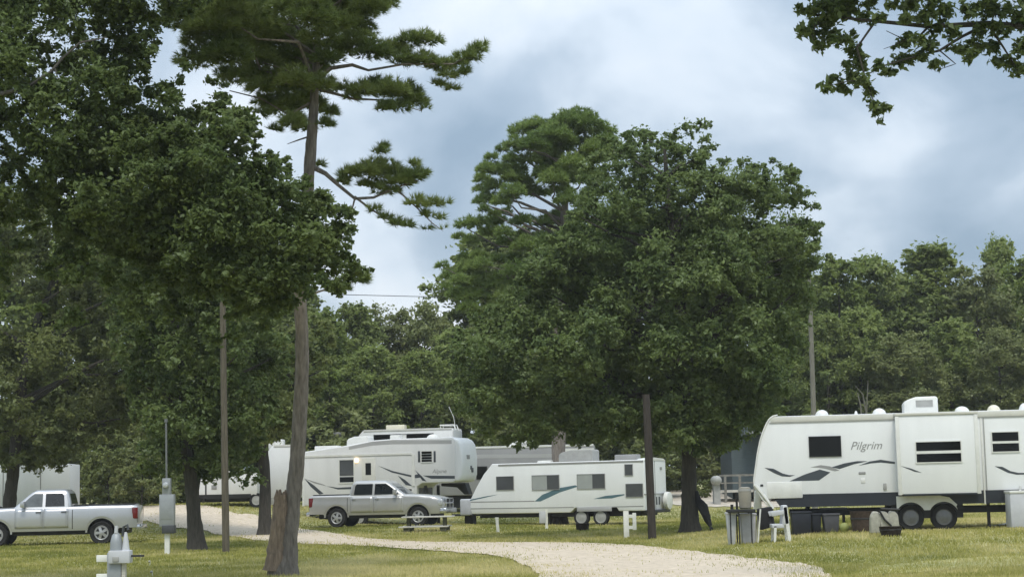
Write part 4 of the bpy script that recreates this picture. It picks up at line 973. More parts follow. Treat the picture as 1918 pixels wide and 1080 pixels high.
A.dome(sw([(742, 165), (765, 188)]), PLASTW, 'vent_pipe', depth=0.07)
A.ac(sw([(1047, 82), (1265, 158)]), grille=(0.35, 0.85))
# front: propane cover and tongue, angled strut
r = A.rect(sw([(100, 668), (158, 790)]), -0.45); MB().prism([(r[0], r[2]), (r[1], r[2]), (r[1], r[3] - .1), (r[1] - .12, r[3]), (r[0] + .05, r[3])], -0.5, 0.5).build('propane_cover', PLASTW, A.t, bevel=0.05, seg=3)
m = MB(); m.tube([(us + 0.3, -0.7, 0.5), (r[0] - 0.7, 0, 0.46)], 0.05, 6); m.tube([(us + 0.3, 0.7, 0.5), (r[0] - 0.7, 0, 0.46)], 0.05, 6); m.box(r[0] - .62, r[0] - .54, -.05, .05, 0.0, 0.75); m.build('tongue', BLACK, A.t)
m = MB(); m.tube([(nose[9][0] + 0.02, -hw - .02, nose[9][1]), (nose[11][0] + .12, -hw - .02, nose[11][1] - .02), (nose[12][0] + .1, -hw - .02, nose[12][1] - .05)], 0.045, 6); m.build('corner_guard', PLASTW, A.t)
print('pilgrim dims roof', ROOF, 'belt', BELT, 'skirt', SK, 'len', UEND - u0n)

# ---- middle: white trailer with teal stripe
Bt = Trailer('travel_trailer', 'white trailer with teal stripe and three side windows under the middle oak', 1206, 70.5, R(-26))
zl0 = Bt.uv(Z3([(420, 358)])[0]); zl1 = Bt.uv(Z3([(1290, 343)])[0]); zk0 = Bt.uv(Z3([(240, 690)])[0]); zk1 = Bt.uv(Z3([(1290, 672)])[0])
print('middle roof', zl0, zl1, 'bottom', zk0, zk1)
RF = (zl0[1] + zl1[1]) / 2; BT = (zk0[1] + zk1[1]) / 2; hb = Bt.w / 2; ue = Bt.uv(Z3([(1306, 500)])[0])[0]
zfit = lambda p: Bt.uv(p)
nose = Bt.poly(Z3([(335, 362), (290, 430), (245, 510), (208, 585), (204, 640), (215, 675)]))
prof = [(ue, RF), (nose[0][0] + 0.05, RF)] + [(u, min(z, RF - 0.03)) for u, z in nose[1:]] + [(nose[-1][0] + 0.05, BT + 0.05), (Bt.uv(Z3([(840, 686)])[0])[0], BT + .05), (Bt.uv(Z3([(868, 655)])[0])[0], BT + 0.24), (Bt.uv(Z3([(1130, 660)])[0])[0], BT + 0.24), (Bt.uv(Z3([(1145, 670)])[0])[0], BT + .08), (ue, BT + .08)]
MB().prism(prof, -hb, hb).build('body', RVWHITE, Bt.t, bevel=0.04, seg=3)
MB().box(nose[0][0] + 0.35, ue - .02, -hb - 0.012, -hb + .02, RF - 0.10, RF - 0.03).build('gutter', DECALG, Bt.t)
for f0, f1, g0, g1, ty in ((372, 480, 447, 527, 'd'), (597, 768, 440, 525, 's'), (882, 1057, 433, 518, 's'), (1183, 1232, 370, 435, 'd'), (1190, 1297, 493, 571, 'g')):
    r = Bt.rect(Z3([(f0, g0), (f1, g1)])); zc = 0
    pn = [(0, .55, 0, 1, GLASSL), (.55, 1, 0, 1, GLASSG)] if ty == 's' else [(0, 1, 0, 1, GLASSG)]
    Bt.window(r, pn, frame=DECALG, fw=0.02)
Bt.decal(Z3([(612, 602), (660, 560), (760, 518), (870, 499), (885, 508), (770, 545), (700, 578), (650, 601)]), DECALT)
Bt.decal(Z3([(985, 586), (1060, 566), (1180, 555), (1180, 562), (1100, 582)]), DECALT)
Bt.decal(Z3([(204, 590), (300, 570), (380, 558), (300, 577), (204, 598)]), DECALT)
Bt.decal(Z3([(208, 603), (612, 597), (612, 603), (208, 609)]), DECALG)
Bt.decal(Z3([(208, 645), (860, 636), (860, 642), (208, 651)]), DECALG); Bt.decal(Z3([(880, 640), (1300, 628), (1300, 634), (880, 646)]), DECALG)
r = Bt.rect(Z3([(880, 640), (1100, 655)])); MB().box(r[0], r[1], -hb - .03, -hb + .02, r[2] - .05, r[3]).build('fender', RVSHADE, Bt.t, bevel=.01)
for q in ((905, 708), (1028, 704)):
    u, z = Bt.uv(Z3([q])[0]); wheel(Bt.t, u, -hb + .12, 0.33, 0.34, 0.2, 0.24, RIMW, 0, -1)
m = MB(); m.box(nose[4][0] + .3, ue - .3, -.9, .9, 0.36, BT + .3); m.build('chassis', BLACK, Bt.t)
for q in ((215, 720), (690, 720), (1180, 700)):
    u = Bt.uv(Z3([q])[0])[0]; m = MB(); m.box(u - .05, u + .05, -1.0, -.9, 0, BT + .1); m.box(u - .14, u + .14, -1.06, -.84, 0, .05); m.build('stabiliser_jack', BLACK, Bt.t)
Bt.ac(Z3([(785, 280), (1000, 332)]), ACGREY, grille=None); Bt.dome(Z3([(1130, 308), (1270, 335)]), DECALG, flat=True, depth=0.5)
Bt.dome(Z3([(640, 345), (720, 358)]), PLASTW, flat=True, depth=.4)
# nose box and jack
r = Bt.rect(Z3([(148, 587), (206, 690)]), -0.3); MB().box(r[0], nose[3][0] + .15, -.45, .45, r[2], r[3]).build('propane_cover', TARPG, Bt.t, bevel=.06, seg=3)
m = MB(); m.tube([(nose[4][0] + .5, -.7, BT), (r[0] - .6, 0, BT)], .05, 6); m.tube([(nose[4][0] + .5, .7, BT), (r[0] - .6, 0, BT)], .05, 6); m.box(r[0] + .1, r[0] + .35, -.2, .2, 0.0, BT); m.build('tongue', BLACK, Bt.t)
# rear wall details: crowned roof, ladder marks, bumper, spare
def rearbox(y0, y1, z0, z1, o_, mat, name, bevel=0.0): return MB().box(ue - .02, ue + o_, y0, y1, z0, z1).build(name, mat, Bt.t, bevel=bevel)
m = MB(); m.prism([(-hb + 0.02, RF - .02), (hb - .02, RF - .02), (hb - .3, RF + .06), (0, RF + .10), (-hb + .3, RF + .06)], 0, 0)
cap = MB(); pts = [(-hb + .02, RF - .03), (-hb + .3, RF + .05), (0, RF + .09), (hb - .3, RF + .05), (hb - .02, RF - .03)]
cap.add([(ue - .35, y, z) for y, z in pts] + [(ue + .02, y, z) for y, z in pts], [(0, 1, 2, 3, 4), (9, 8, 7, 6, 5)] + [(i, i + 5, (i + 1) % 5 + 5, (i + 1) % 5) for i in range(5)]); cap.build('rear_cap', PLASTW, Bt.t)
rearbox(-.06, -.02, BT + .1, RF - .05, .012, DECALG, 'rear_seam'); rearbox(-hb + .35, -hb + .75, RF - .55, RF - .45, .006, DECALD, 'rear_mark'); rearbox(-hb + .5, -hb + .95, RF - .72, RF - .66, .006, DECALD, 'rear_mark'); rearbox(.55, .75, RF - .42, RF - .3, .02, DECALG, 'rear_light')
rearbox(-hb, hb, BT + .72, BT + .76, .03, DECALG, 'rear_rail'); rearbox(-hb + .05, hb - .05, BT - .02, BT + .10, .18, STEEL, 'rear_bumper', .02)
for yy in (-.35, 0.0, .3): rearbox(yy, yy + .12, BT + .3, BT + .62, .02, DECALD, 'rear_mark')
m = MB(); cz = BT + .45
m.v = []; n = 20
for q, rr in ((.10, .30), (.12, .36), (.28, .36), (.30, .30)):
    m.v += [(ue + q, .85 + rr * math.cos(2 * math.pi * k / n), cz + rr * math.sin(2 * math.pi * k / n)) for k in range(n)]
m.f = [(i * n + k, i * n + (k + 1) % n, (i + 1) * n + (k + 1) % n, (i + 1) * n + k) for i in range(3) for k in range(n)] + [tuple(range(n)), tuple(range(3 * n, 4 * n))]
m.box(ue, ue + .12, .8, .9, cz - .05, cz + .05); m.build('spare_tyre', PLASTW, Bt.t)

# ---- left middle: fifth wheel
F = Trailer('fifth_wheel_trailer', 'white fifth wheel trailer with raised nose and lit porch lamp behind the pickup', 855, 78.0, R(-16), cat='fifth wheel')
zr = F.poly(Z2([(430, 290), (515, 270), (720, 245), (870, 218), (1000, 207), (1380, 206)])); zb = F.poly(Z2([(430, 632), (1150, 600)])); gz = F.uv(Z2([(1390, 482)])[0])
print('fifth roof', zr, 'bottom', zb, 'neck', gz)
hf = F.w / 2; ufr = F.uv(Z2([(1392, 300)])[0])[0]; NZ = gz[1]; BTF = zb[0][1]
ub0 = F.uv(Z2([(428, 400)])[0])[0]; umf = F.uv(Z2([(1150, 560)])[0])[0]
top = F.poly(Z2([(430, 290), (720, 247), (870, 217), (1000, 207)])); TZ = top[-1][1]
prof = [(ub0, top[0][1])] + top[1:] + [(ufr - .12, TZ + .0), (ufr, TZ - .12), (ufr + .03, TZ - .7), (ufr, NZ + .12), (ufr - .10, NZ), (umf + .25, NZ), (umf, NZ - .15), (umf, BTF), (ub0, BTF)]
MB().prism(prof, -hf, hf).build('body', RVWHITE2, F.t, bevel=.05, seg=3)
m = MB(); nz_ = [(ufr - .1, TZ - .02), (ufr + .10, TZ - .10), (ufr + .24, TZ - .32), (ufr + .32, TZ - .9), (ufr + .30, NZ + .35), (ufr + .18, NZ + .06), (ufr - .1, NZ + .02)]
m.prism(nz_, -hf + .06, hf - .06); m.build('nose_cap', RVWHITE, F.t, bevel=.16, seg=4)
lz = lambda p: F.uv(Z2([p])[0])
# white bands round the lower panel
def strip(m, p0, p1, wd, o_):
    (a, b), (c, d) = lz(p0), lz(p1); m.prism([(a, b), (c, d), (c, d + wd), (a, b + wd)], -hf - o_, -hf + .02)
m = MB(); strip(m, (432, 325), (1118, 306), .09, .03); m.build('upper_moulding', PLASTW, F.t)
a, b = lz((1118, 300)), lz((1118, 505)); MB().box(a[0], a[0] + .13, -hf - .032, -hf + .02, b[1], a[1] - .02).build('side_moulding', PLASTW, F.t)
MB().box(ub0 - .02, ub0 + .07, -hf - .02, -hf + .02, BTF, top[0][1] - .06).build('rear_moulding', PLASTW, F.t)
F.decal(Z2([(870, 224), (1000, 214), (1370, 214), (1370, 238), (1000, 240), (870, 248), (720, 275), (720, 256)]), RVSHADE, 'roof_band')
r = F.rect(Z2([(662, 342), (752, 480)])); F.window(r, [(0, 1, .30, 1, GLASSG), (0, 1, 0, .24, GLASSD)], fw=.05)
r = F.rect(Z2([(802, 328), (890, 520)])); dr = MB().box(r[0], r[1], -hf - .02, -hf + .02, BTF + .25, r[3]).build('door', CREAM, F.t, bevel=.01)
r2 = F.rect(Z2([(826, 360), (862, 434)])); MB().box(r2[0], r2[1], -hf - .028, -hf, r2[2], r2[3]).build('door_window', GLASSD, dr)
MB().box(r[0] + .06, r[0] + .16, -hf - .05, -hf, r[2] + .3, r[2] + .36).build('handle', STEEL, dr)
u, z = lz((770, 342)); pl = MB().box(u - .07, u + .07, -hf - .08, -hf + .01, z - .085, z + .085).build('porch_light', LAMP, F.t, bevel=.03)
r = F.rect(Z2([(1180, 286), (1246, 352)])); F.window(r, [(0, 1, i / 4 + .03, (i + 1) / 4 - .03, GLASSD) for i in range(4)], fw=.03)
for q in ((1157, 1172), (1256, 1270)):
    r = F.rect(Z2([(q[0], 284), (q[1], 353)])); F.panel(r, .02, DECALD, 'shutter')
F.decal(Z2([(905, 376), (1000, 410), (1115, 436), (1115, 448), (990, 418)]), DECALD); F.decal(Z2([(1030, 438), (1075, 465), (1122, 505), (1080, 498), (1055, 470)]), DECALD)
F.decal(Z2([(1138, 404), (1180, 440), (1212, 476), (1185, 470), (1165, 440)]), DECALD); F.decal(Z2([(1188, 438), (1390, 440), (1390, 458), (1240, 458)]), DECALD)
F.decal(Z2([(1128, 436), (1165, 428), (1175, 450), (1140, 455)]), DECALD)
F.decal(Z2([(440, 458), (500, 500), (560, 552), (535, 558), (480, 510)]), DECALD); F.decal(Z2([(580, 505), (650, 515), (735, 510), (735, 524), (650, 526)]), DECALD); F.decal(Z2([(440, 458), (560, 494), (580, 506), (500, 486)]), DECALG)
F.text('Alpine', Z2([(1248, 424)])[0], 0.26, DECALG, shear=.2)
# nose front marks
ffx = ufr + .335
def frontdecal(y0, y1, z0, z1, mat, name='emblem', dx_=0.0): return MB().box(ffx - .08, ffx + .004 + dx_, y0, y1, z0, z1).build(name, mat, F.t)
frontdecal(-.5, -.1, TZ - .98, TZ - .80, DECALG); frontdecal(.05, .2, TZ - 1.45, TZ - 1.28, DECALD); frontdecal(.2, .42, TZ - 1.58, TZ - 1.38, DECALD)
# pin box and lower front
m = MB(); m.prism([(ufr - 1.0, NZ - .02), (ufr + .15, NZ - .02), (ufr + .32, NZ - .55), (ufr + .10, NZ - .55), (ufr - .25, NZ - .22), (ufr - 1.0, NZ - .15)], -.28, .28); m.build('pin_box', BLACK, F.t, bevel=.02)
for s in (-.95, .85): MB().box(umf + .25, umf + .37, s, s + .1, 0.0, NZ - .1).build('landing_leg', STEEL, F.t)
m = MB(); m.box(umf - .01, umf + .012, -.95, .95, NZ - .75, NZ - .2); m.build('front_panel', GLASSG, F.t)
m = MB(); m.box(ub0 + .2, umf - .2, -.95, .95, .35, BTF + .02); m.build('chassis', BLACK, F.t)
um = ub0 + (umf - ub0) * .42
for q in (um - .42, um + .42): wheel(F.t, q, -hf + .12, .36, .37, .22, .22, RIMW, 0, -1)
F.ac(Z2([(724, 194), (862, 245)]), PLASTW); F.dome(Z2([(515, 254), (662, 275)]), PLASTW, flat=True, depth=.5); F.dome(Z2([(988, 184), (1052, 210)]), PLASTW, flat=True, depth=.4); F.dome(Z2([(1210, 178), (1290, 208)]), PLASTW, depth=.5)

# ---- trailers farther back
def box_trailer(name, label, pxr, Y, theta, topl, botpx, mat, zt_fix=None, cat='travel trailer', wheels=(), roofmat=ROOFW, bevel=.06):
    t = Trailer(name, label, pxr[1], Y, theta, cat=cat)
    a, zt0 = t.uv((pxr[0], topl)); b, zt1 = t.uv((pxr[1], topl)); zb_ = t.uv((0.5 * (pxr[0] + pxr[1]), botpx))[1]
    zb_ = max(zb_, 0.45); top_ = zt0
    MB().prism([(a, zb_), (b, zb_), (b, top_ - .08), (b - .08, top_), (a + .35, top_), (a + .1, top_ - .25), (a, top_ - .9)], -t.w / 2, t.w / 2).build('body', mat, t.t, bevel=bevel)
    MB().box(a + .38, b - .05, -t.w / 2 - .02, t.w / 2 + .02, top_ - .09, top_ + .02).build('roof_edge', roofmat, t.t, bevel=.01)
    MB().box(a + .3, b - .3, -.9, .9, .3, zb_ + .02).build('chassis', BLACK, t.t)
    for q in wheels:
        u = t.uv((q, botpx))[0]; wheel(t.t, u, -t.w / 2 + .1, .34, .35, .2, .22, RIMW, 0, -1)
    return t, a, b, zb_, top_
# grey trailer behind the middle trailer
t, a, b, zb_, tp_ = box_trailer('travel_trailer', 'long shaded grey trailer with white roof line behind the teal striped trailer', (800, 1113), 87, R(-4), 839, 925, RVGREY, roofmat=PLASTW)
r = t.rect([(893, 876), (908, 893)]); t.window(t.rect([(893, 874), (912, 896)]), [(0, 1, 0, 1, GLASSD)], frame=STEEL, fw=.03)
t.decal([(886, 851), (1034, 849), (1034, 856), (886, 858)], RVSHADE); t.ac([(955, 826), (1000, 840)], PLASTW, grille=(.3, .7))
r = t.rect([(1058, 836), (1113, 862)]); MB().box(r[0], r[1] + .01, -t.w / 2 - .02, -t.w / 2 + .05, r[2], r[3] - .1).build('end_panel', PLASTW, t.t)
# motorhome roof behind the fifth wheel
t, a, b, zb_, tp_ = box_trailer('motorhome', 'white motorhome with roof rack hoop showing above the fifth wheel roof', (668, 848), 91, R(-10), 806, 900, RVWHITE2, cat='motorhome')
t.dome([(725, 796), (760, 806)], PLASTY, flat=True, depth=.6, bevel=.06)
r = t.rect([(700, 814), (812, 822)]); t.window((r[0], r[1], r[2], r[3]), [(0, .45, 0, 1, GLASSD), (.55, 1, 0, 1, GLASSD)], frame=RVSHADE, fw=.02)
u0r, z0r = t.uv((822, 812)); u1r, z1r = t.uv((848, 795)); m = MB()
for yy in (-.9, -.2): m.tube([(u0r + .06, yy, tp_ - .05), (u0r, yy, z1r), (u1r, yy, z1r), (u1r + .08, yy, tp_ - .1)], .045, 6)
m.tube([(u0r, -.9, z1r), (u0r, -.2, z1r)], .03, 6); m.tube([(u1r, -.9, z1r), (u1r, -.2, z1r)], .03, 6); m.build('roof_rack', PLASTW, t.t)
m = MB(); m.tube([(u1r, -.5, tp_ - .1), (u1r - .1, -.5, tp_ + .6), (u1r - .35, -.5, tp_ + 1.15)], .015, 5); m.build('antenna', PLASTW, t.t)
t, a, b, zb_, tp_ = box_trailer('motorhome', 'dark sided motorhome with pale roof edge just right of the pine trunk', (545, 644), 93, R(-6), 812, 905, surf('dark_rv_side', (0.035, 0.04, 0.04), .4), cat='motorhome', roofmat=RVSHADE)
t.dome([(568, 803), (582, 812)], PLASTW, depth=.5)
# white trailer left of the pine
t, a, b, zb_, tp_ = box_trailer('travel_trailer', 'white trailer half hidden by leaves left of the pine trunk', (498, 548), 84, R(-5), 834, 938, RVWHITE2, wheels=(508,))
t.dome([(505, 823), (532, 836)], PLASTW, flat=True, depth=.6, bevel=.06); t.panel(t.rect([(541, 838), (547, 930)]), .02, PLASTW, 'corner_moulding')
t, a, b, zb_, tp_ = box_trailer('travel_trailer', 'low white trailer glimpsed between the oak trunk and the bare pole', (372, 482), 82, R(-3), 884, 928, RVWHITE2, wheels=(480, ))
t.decal([(372, 926), (470, 924), (470, 932), (372, 934)], BLACK); t.decal([(384, 900), (387, 900), (387, 926), (384, 926)], STEEL, 'seam'); t.panel(t.rect([(396, 908), (406, 916)]), .02, DECALG, 'hatch')  # black strip along the lower edge forms the dark underside
# white box trailer behind the left pickup
t = Trailer('box_trailer', 'plain white box trailer behind the left pickup and oak trunk', 131, 76, R(4), cat='trailer')
a0 = t.uv((-110, 880)); b0 = t.uv((131, 868)); MB().box(a0[0], b0[0], -t.w / 2, t.w / 2, .55, b0[1]).build('body', RVWHITE, t.t, bevel=.04)
for q in (6, 76): u = t.uv((q, 900))[0]; MB().box(u - .02, u + .02, -t.w / 2 - .012, -t.w / 2 + .02, .6, b0[1] - .08).build('panel_seam', DECALG, t.t)
MB().box(a0[0] + .2, b0[0] - .2, -.9, .9, .3, .57).build('chassis', BLACK, t.t); wheel(t.t, (a0[0] + b0[0]) / 2, -t.w / 2 + .1, .34, .35, .2, .22, RIMW, 0, -1)

# ------------------------------------------------------------------ cabin with porch at the back right
CY = 92.0
cb0 = gnd(1400, CY); cab = thing('cabin', 'dark teal grey cabin with eave and porch rail behind the right trailer nose', 'cabin', cb0, 0)
def loc(px, py, Y): p = at(px, py, Y) - cb0; return p
p0 = loc(1372, 905, CY); p1 = loc(1560, 800, CY)
MB().box(p0.x, p1.x, 0, 5, -.2, loc(1352, 800, CY).z).build('wall', SIDING, cab)
ez = loc(1400, 812, CY - 1).z; ex = loc(1396, 812, CY - 1).x
m = MB(); m.prism([(ex, ez), (p1.x + .3, ez + .1), (p1.x + .3, ez + .25), (ex, ez + .12)], -1.4, 5.3); m.build('roof', surf('grey_roof', (.25, .26, .26), .7), cab)
# porch deck and rail
d0 = loc(1347, 922, CY - 2); d1 = loc(1425, 915, CY - 2); dz = d0.z
MB().box(d0.x, d1.x + 3, -2.2, -.02, dz, dz + .12).build('porch_deck', WOODG, cab)
m = MB(); rz = loc(1347, 892, CY - 2).z; m.box(d0.x, d1.x + 3, -2.25, -2.15, rz, rz + .1); m.box(d0.x, d1.x + 3, -2.24, -2.16, dz + .45, dz + .52)
OLDW = surf('old_rail_wood', (.24, .23, .20), .9, var=.2, scale=5)
m.build('railing', OLDW, cab)
for k in range(7): xx = d0.x + .25 + k * .75; MB().box(xx, xx + .12, -2.26, -2.14, -.1, rz).build('post', OLDW, cab)
tk = MB(); q = gnd(1343, CY - 3); zc = at(1343, 899, CY - 3).z
tk.lathe([(.04, -.6), (.18, -.55), (.24, -.46), (.24, .46), (.18, .55), (.04, .6)], axis='y', n=18)
for yy in (-.5, .5): tk.box(-.16, .16, yy * .6 - .05, yy * .6 + .05, q.z - zc, -.15)
tko = tk.build('gas_tank', ACGREY); tko.location = (q.x, q.y, zc); tag(tko, 'pale rounded gas tank at the left end of the cabin porch', 'gas tank')

# ------------------------------------------------------------------ poles and wire
def pole(label, pxs, Y, mat, wpx):
    b_ = gnd(pxs[-1][0], Y); P = [Vector(at(a, b, Y)) for a, b in pxs]; P[-1] = b_ - Vector((0, 0, .1)); P = P[::-1]
    n = len(P); m = MB(); Q = [wpx[1] / 2 / ppm(Y) * (1 - i / (n - 1)) + wpx[0] / 2 / ppm(Y) * i / (n - 1) for i in range(n)]
    PP, QQ = interp_path(P, Q, 6); m.tube([p - b_ for p in PP], QQ, 12, wob=.03, rg=rng)
    o = m.build('utility_pole', mat); o.location = b_; return tag(o, label, 'utility pole')
pole('weathered pale pole with pointed top standing right of the lawn oak', [(417, 566), (423, 1028)], 48.8, WOODP, (11, 14))
pole('dark round pole standing before the teal striped trailer', [(1210, 738), (1213, 800), (1220, 1001)], 52.2, WOODD, (14, 16))
pole('slim grey pole rising behind the nose of the right trailer', [(1514, 500), (1517, 560), (1524, 770), (1526, 940)], 84, surf('grey_pole', (.22, .21, .175), .9, var=.2, stretch=(6, 6, .5)), (7, 11))
m = MB(); P = [at(640 - 20, 551, 88), at(700, 553, 90), at(780, 555, 92), at(840, 556, 94), at(900, 555, 96)]
m.tube(P, .018, 5); o = m.build('overhead_wire', ROPE); tag(o, 'thin dark wire strung across the gap of sky', 'wire')

# ------------------------------------------------------------------ meter pedestal
MY = 48.6; mb0 = gnd(313, MY); mp_ = thing('meter_pedestal', 'grey electric meter pedestal with mast beside the lawn oak', 'meter pedestal', mb0, 0)
def pz(py, px=313): return at(px, py, MY).z - mb0.z
def pxx(px, py=950): return at(px, py, MY).x - mb0.x
MB().box(pxx(309, 1010), pxx(318, 1010), -.06, .06, -.05, pz(995)).build('post', PAINTW, mp_)
MB().box(pxx(305, 990), pxx(328, 990), -.16, .16, pz(998), pz(983)).build('conduit_box', GALVD, mp_, bevel=.01)
pan = MB().box(pxx(300), pxx(327), -.13, .13, pz(985), pz(925)).build('breaker_box', GALV, mp_, bevel=.012)
MB().box(pxx(303), pxx(324), -.14, -.12, pz(972), pz(930)).build('cover', GALV, pan, bevel=.006)
ms = MB().box(pxx(305, 910), pxx(320, 910), -.1, .1, pz(925) - .0, pz(895)).build('meter_socket', GALV, mp_, bevel=.01)
MB().lathe([(.085, 0), (.085, -.05), (.06, -.09), (.01, -.1)], o=(pxx(312, 910), -.1, pz(908)), n=18).build('meter_glass', CLEARL, ms)
m = MB(); m.tube([(pxx(312, 895), 0, pz(896)), (pxx(311, 785), 0, pz(786))], .028, 8); m.tube([(pxx(311, 790), 0, pz(790)), (pxx(311, 786), 0, pz(784))], .05, 8); m.build('mast', surf('dull_conduit', (.16, .17, .17), .6), mp_)

# foreground hook-up pedestal
HY = 28.0; hb0 = gnd(213, HY); hk = thing('hookup_pedestal', 'grey hookup pedestal with pale boards in the near left foreground', 'hookup pedestal', hb0, 0)
def hz(py, px=213): return at(px, py, HY).z - hb0.z
def hx(px, py=1040): return at(px, py, HY).x - hb0.x
MB().box(hx(202), hx(228), -.06, .06, -.1, hz(1034)).build('post', GALV, hk, bevel=.01)
m = MB(); m.box(hx(206), hx(246), -.13, .11, hz(1054), hz(1030)); m.build('outlet_box', TARPG, hk, bevel=.015)
MB().box(hx(214), hx(226), -.145, -.12, hz(1051), hz(1041)).build('outlet_cover', ACGREY, hk, bevel=.008)
m = MB(); m.lathe([(hx(226) - hx(213.5), hz(1034)), (hx(225) - hx(213.5), hz(1014)), (hx(222) - hx(213.5), hz(1002)), (.02, hz(995))], o=(hx(218), 0, 0), axis='z', n=14); m.build('cap', GALV, hk)
m = MB(); m.lathe([(hx(245) - hx(237), hz(1034)), (hx(242) - hx(237), hz(1010)), (hx(240) - hx(237), hz(999)), (.02, hz(996))], o=(hx(236), -.02, 0), axis='z', n=14); m.build('cap', TARPG, hk)
m = MB(); m.tube([(hx(230), -.02, hz(1004)), (hx(232), -.02, hz(986)), (hx(239), -.03, hz(983)), (hx(241), -.04, hz(992))], .022, 7); m.build('faucet', GALVD, hk)
m = MB(); m.tube([(hx(218), -.03, hz(998)), (hx(219), -.03, hz(984))], .03, 8); m.build('standpipe', TARPG, hk)
for a, b in ((1038, 1051), (1073, 1092)): MB().box(hx(181), hx(203), -.03, .0, hz(b), hz(a)).build('board', PAINTW, hk, bevel=.01)
MB().box(hx(244), hx(270), -.02, .02, hz(1043), hz(1039)).build('lever', STEEL, hk)
MB().box(hx(229), hx(236), -.05, .05, -.1, hz(1054)).build('side_post', WOODG, hk)

# ------------------------------------------------------------------ picnic table
TY = 66.0; tb = gnd(795, TY); tb_o = thing('picnic_table', 'weathered pale picnic table before the front wheel of the pewter pickup', 'picnic table', tb, R(-3))
def tz(py, px=800): return at(px, py, TY).z - tb.z
def tx(px, py=980): return at(px, py, TY).x - tb.x
topz = tz(966); bz = tz(984)
MB().box(tx(752), tx(850), -.1, .68, topz - .05, topz).build('tabletop', WOODG, tb_o, bevel=.01)
MB().box(tx(749), tx(842), -.55, -.25, bz - .05, bz).build('bench', WOODG, tb_o, bevel=.01); MB().box(tx(749), tx(842), .85, 1.12, bz - .05, bz).build('bench', WOODG, tb_o, bevel=.01)
for q in (764, 832):
    m = MB(); x = tx(q); m.box(x - .12, x + .12, -.5, -.32, -.1, bz - .05); m.box(x - .12, x + .12, .88, 1.08, -.1, bz - .05); m.box(x - .04, x + .04, -.5, 1.1, bz - .16, bz - .055); m.box(x - .06, x + .06, .05, .15, bz - .1, topz - .05); m.box(x - .06, x + .06, .45, .55, bz - .1, topz - .05); m.build('leg', WOODM, tb_o)

# ------------------------------------------------------------------ white posts
def ground_thing(name, label, cat, px, Y, builder, group=None, rz_=0):
    b_ = gnd(px, Y); t = thing(name, label, cat, b_, rz_, group)
    builder(t, lambda py: at(px, py, Y).z - b_.z, lambda q, py=985: at(q, py, Y).x - b_.x); return t
def bpost(t, z, x): MB().tube([(x(933.5, 1001), 0, -.1), (x(930.5, 970), 0, z(969))], .055, 10).build('pipe', PAINTW, t); MB().tube([(x(930.5, 970), 0, z(971)), (x(930.5, 969), 0, z(968))], .065, 10).build('cap', PAINTW, t)
ground_thing('marker_post', 'short white leaning pipe post before the teal striped trailer', 'post', 932, 63, bpost)
def bpost2(t, z, x):
    MB().box(x(1021, 970), x(1026, 970), -.04, .04, -.05, z(953)).build('post', PAINTW, t); MB().box(x(1010, 965), x(1022, 965), -.08, .06, z(979), z(957)).build('outlet_box', TARPG, t, bevel=.01)
ground_thing('outlet_post', 'white outlet post with grey box against the middle trailer side', 'outlet post', 1018, 66, bpost2)
def bpost3(t, z, x):
    MB().box(x(1168), x(1178), -.06, .06, -.1, z(956)).build('post', PAINTW, t, bevel=.01); MB().box(x(1185), x(1192), -.05, .05, z(992), z(960)).build('post', PAINTW, t, bevel=.01)
    m = MB(); m.box(x(1178), x(1185), -.035, .035, z(969), z(963)); m.box(x(1178), x(1185), -.035, .035, z(990), z(984)); m.build('rail', PAINTW, t)
ground_thing('water_post', 'white H shaped double post left of the dark round pole', 'post', 1173, 54, bpost3)
def bstake(t, z, x):
    m = MB(); m.tube([(0, 0, -.05), (.02, 0, .10)], .008, 6); m.build('stem', PAINTW, t)
    m = MB(); m.lathe([(.012, .09), (.034, .115), (.02, .14), (.005, .145)], axis='z', n=8); m.build('head', BAGS, t)
for i, (px, Y, lb) in enumerate([(263, 44, 'small pale flower stalk in grass, nearer the left pickup bumper'), (280, 40, 'small pale flower stalk in grass below the meter pedestal'), (284, 35, 'small pale flower stalk in grass, lowest and nearest')]): ground_thing('flower', lb, 'flower', px, Y, bstake, 'pale flowers on the lawn')
# dark tub under middle trailer
def btub(t, z, x): MB().lathe([(.16, 0), (.22, .02), (.25, .24), (.27, .25), (.25, .26), (.22, .22), (.02, .2)], axis='z', n=16).build('bowl', SOIL, t)
ground_thing('planter_bowl', 'dark bowl on the grass under the middle trailer wheels', 'bowl', 1090, 63, btub)

# folded chair bag leaning on the oak
def bchair(t, z, x):
    m = MB(); P = [(x(1306, 918), .25, z(918)), (x(1309, 935), .22, z(935)), (x(1317, 950), .12, z(948)), (x(1324, 968), .05, z(968)), (x(1331, 985), 0, z(984))]
    m.tube(*interp_path([Vector(p) for p in P], [.05, .11, .17, .13, .06], 4), 10, wob=.08, rg=rng); m.build('canvas', FABRIC, t)
    for q, o_ in ((1330, -.05), (1338, .05)): m = MB(); m.tube([(x(1324, 968), o_, z(968)), (x(1330, 984), o_, z(984)), (x(q, 996), o_ * 2, 0.0)], .03, 6); m.build('leg', BLACK, t)
ground_thing('folding_chair', 'folded black canvas chair leaning against the middle oak trunk', 'chair', 1334, 55.6, bchair)

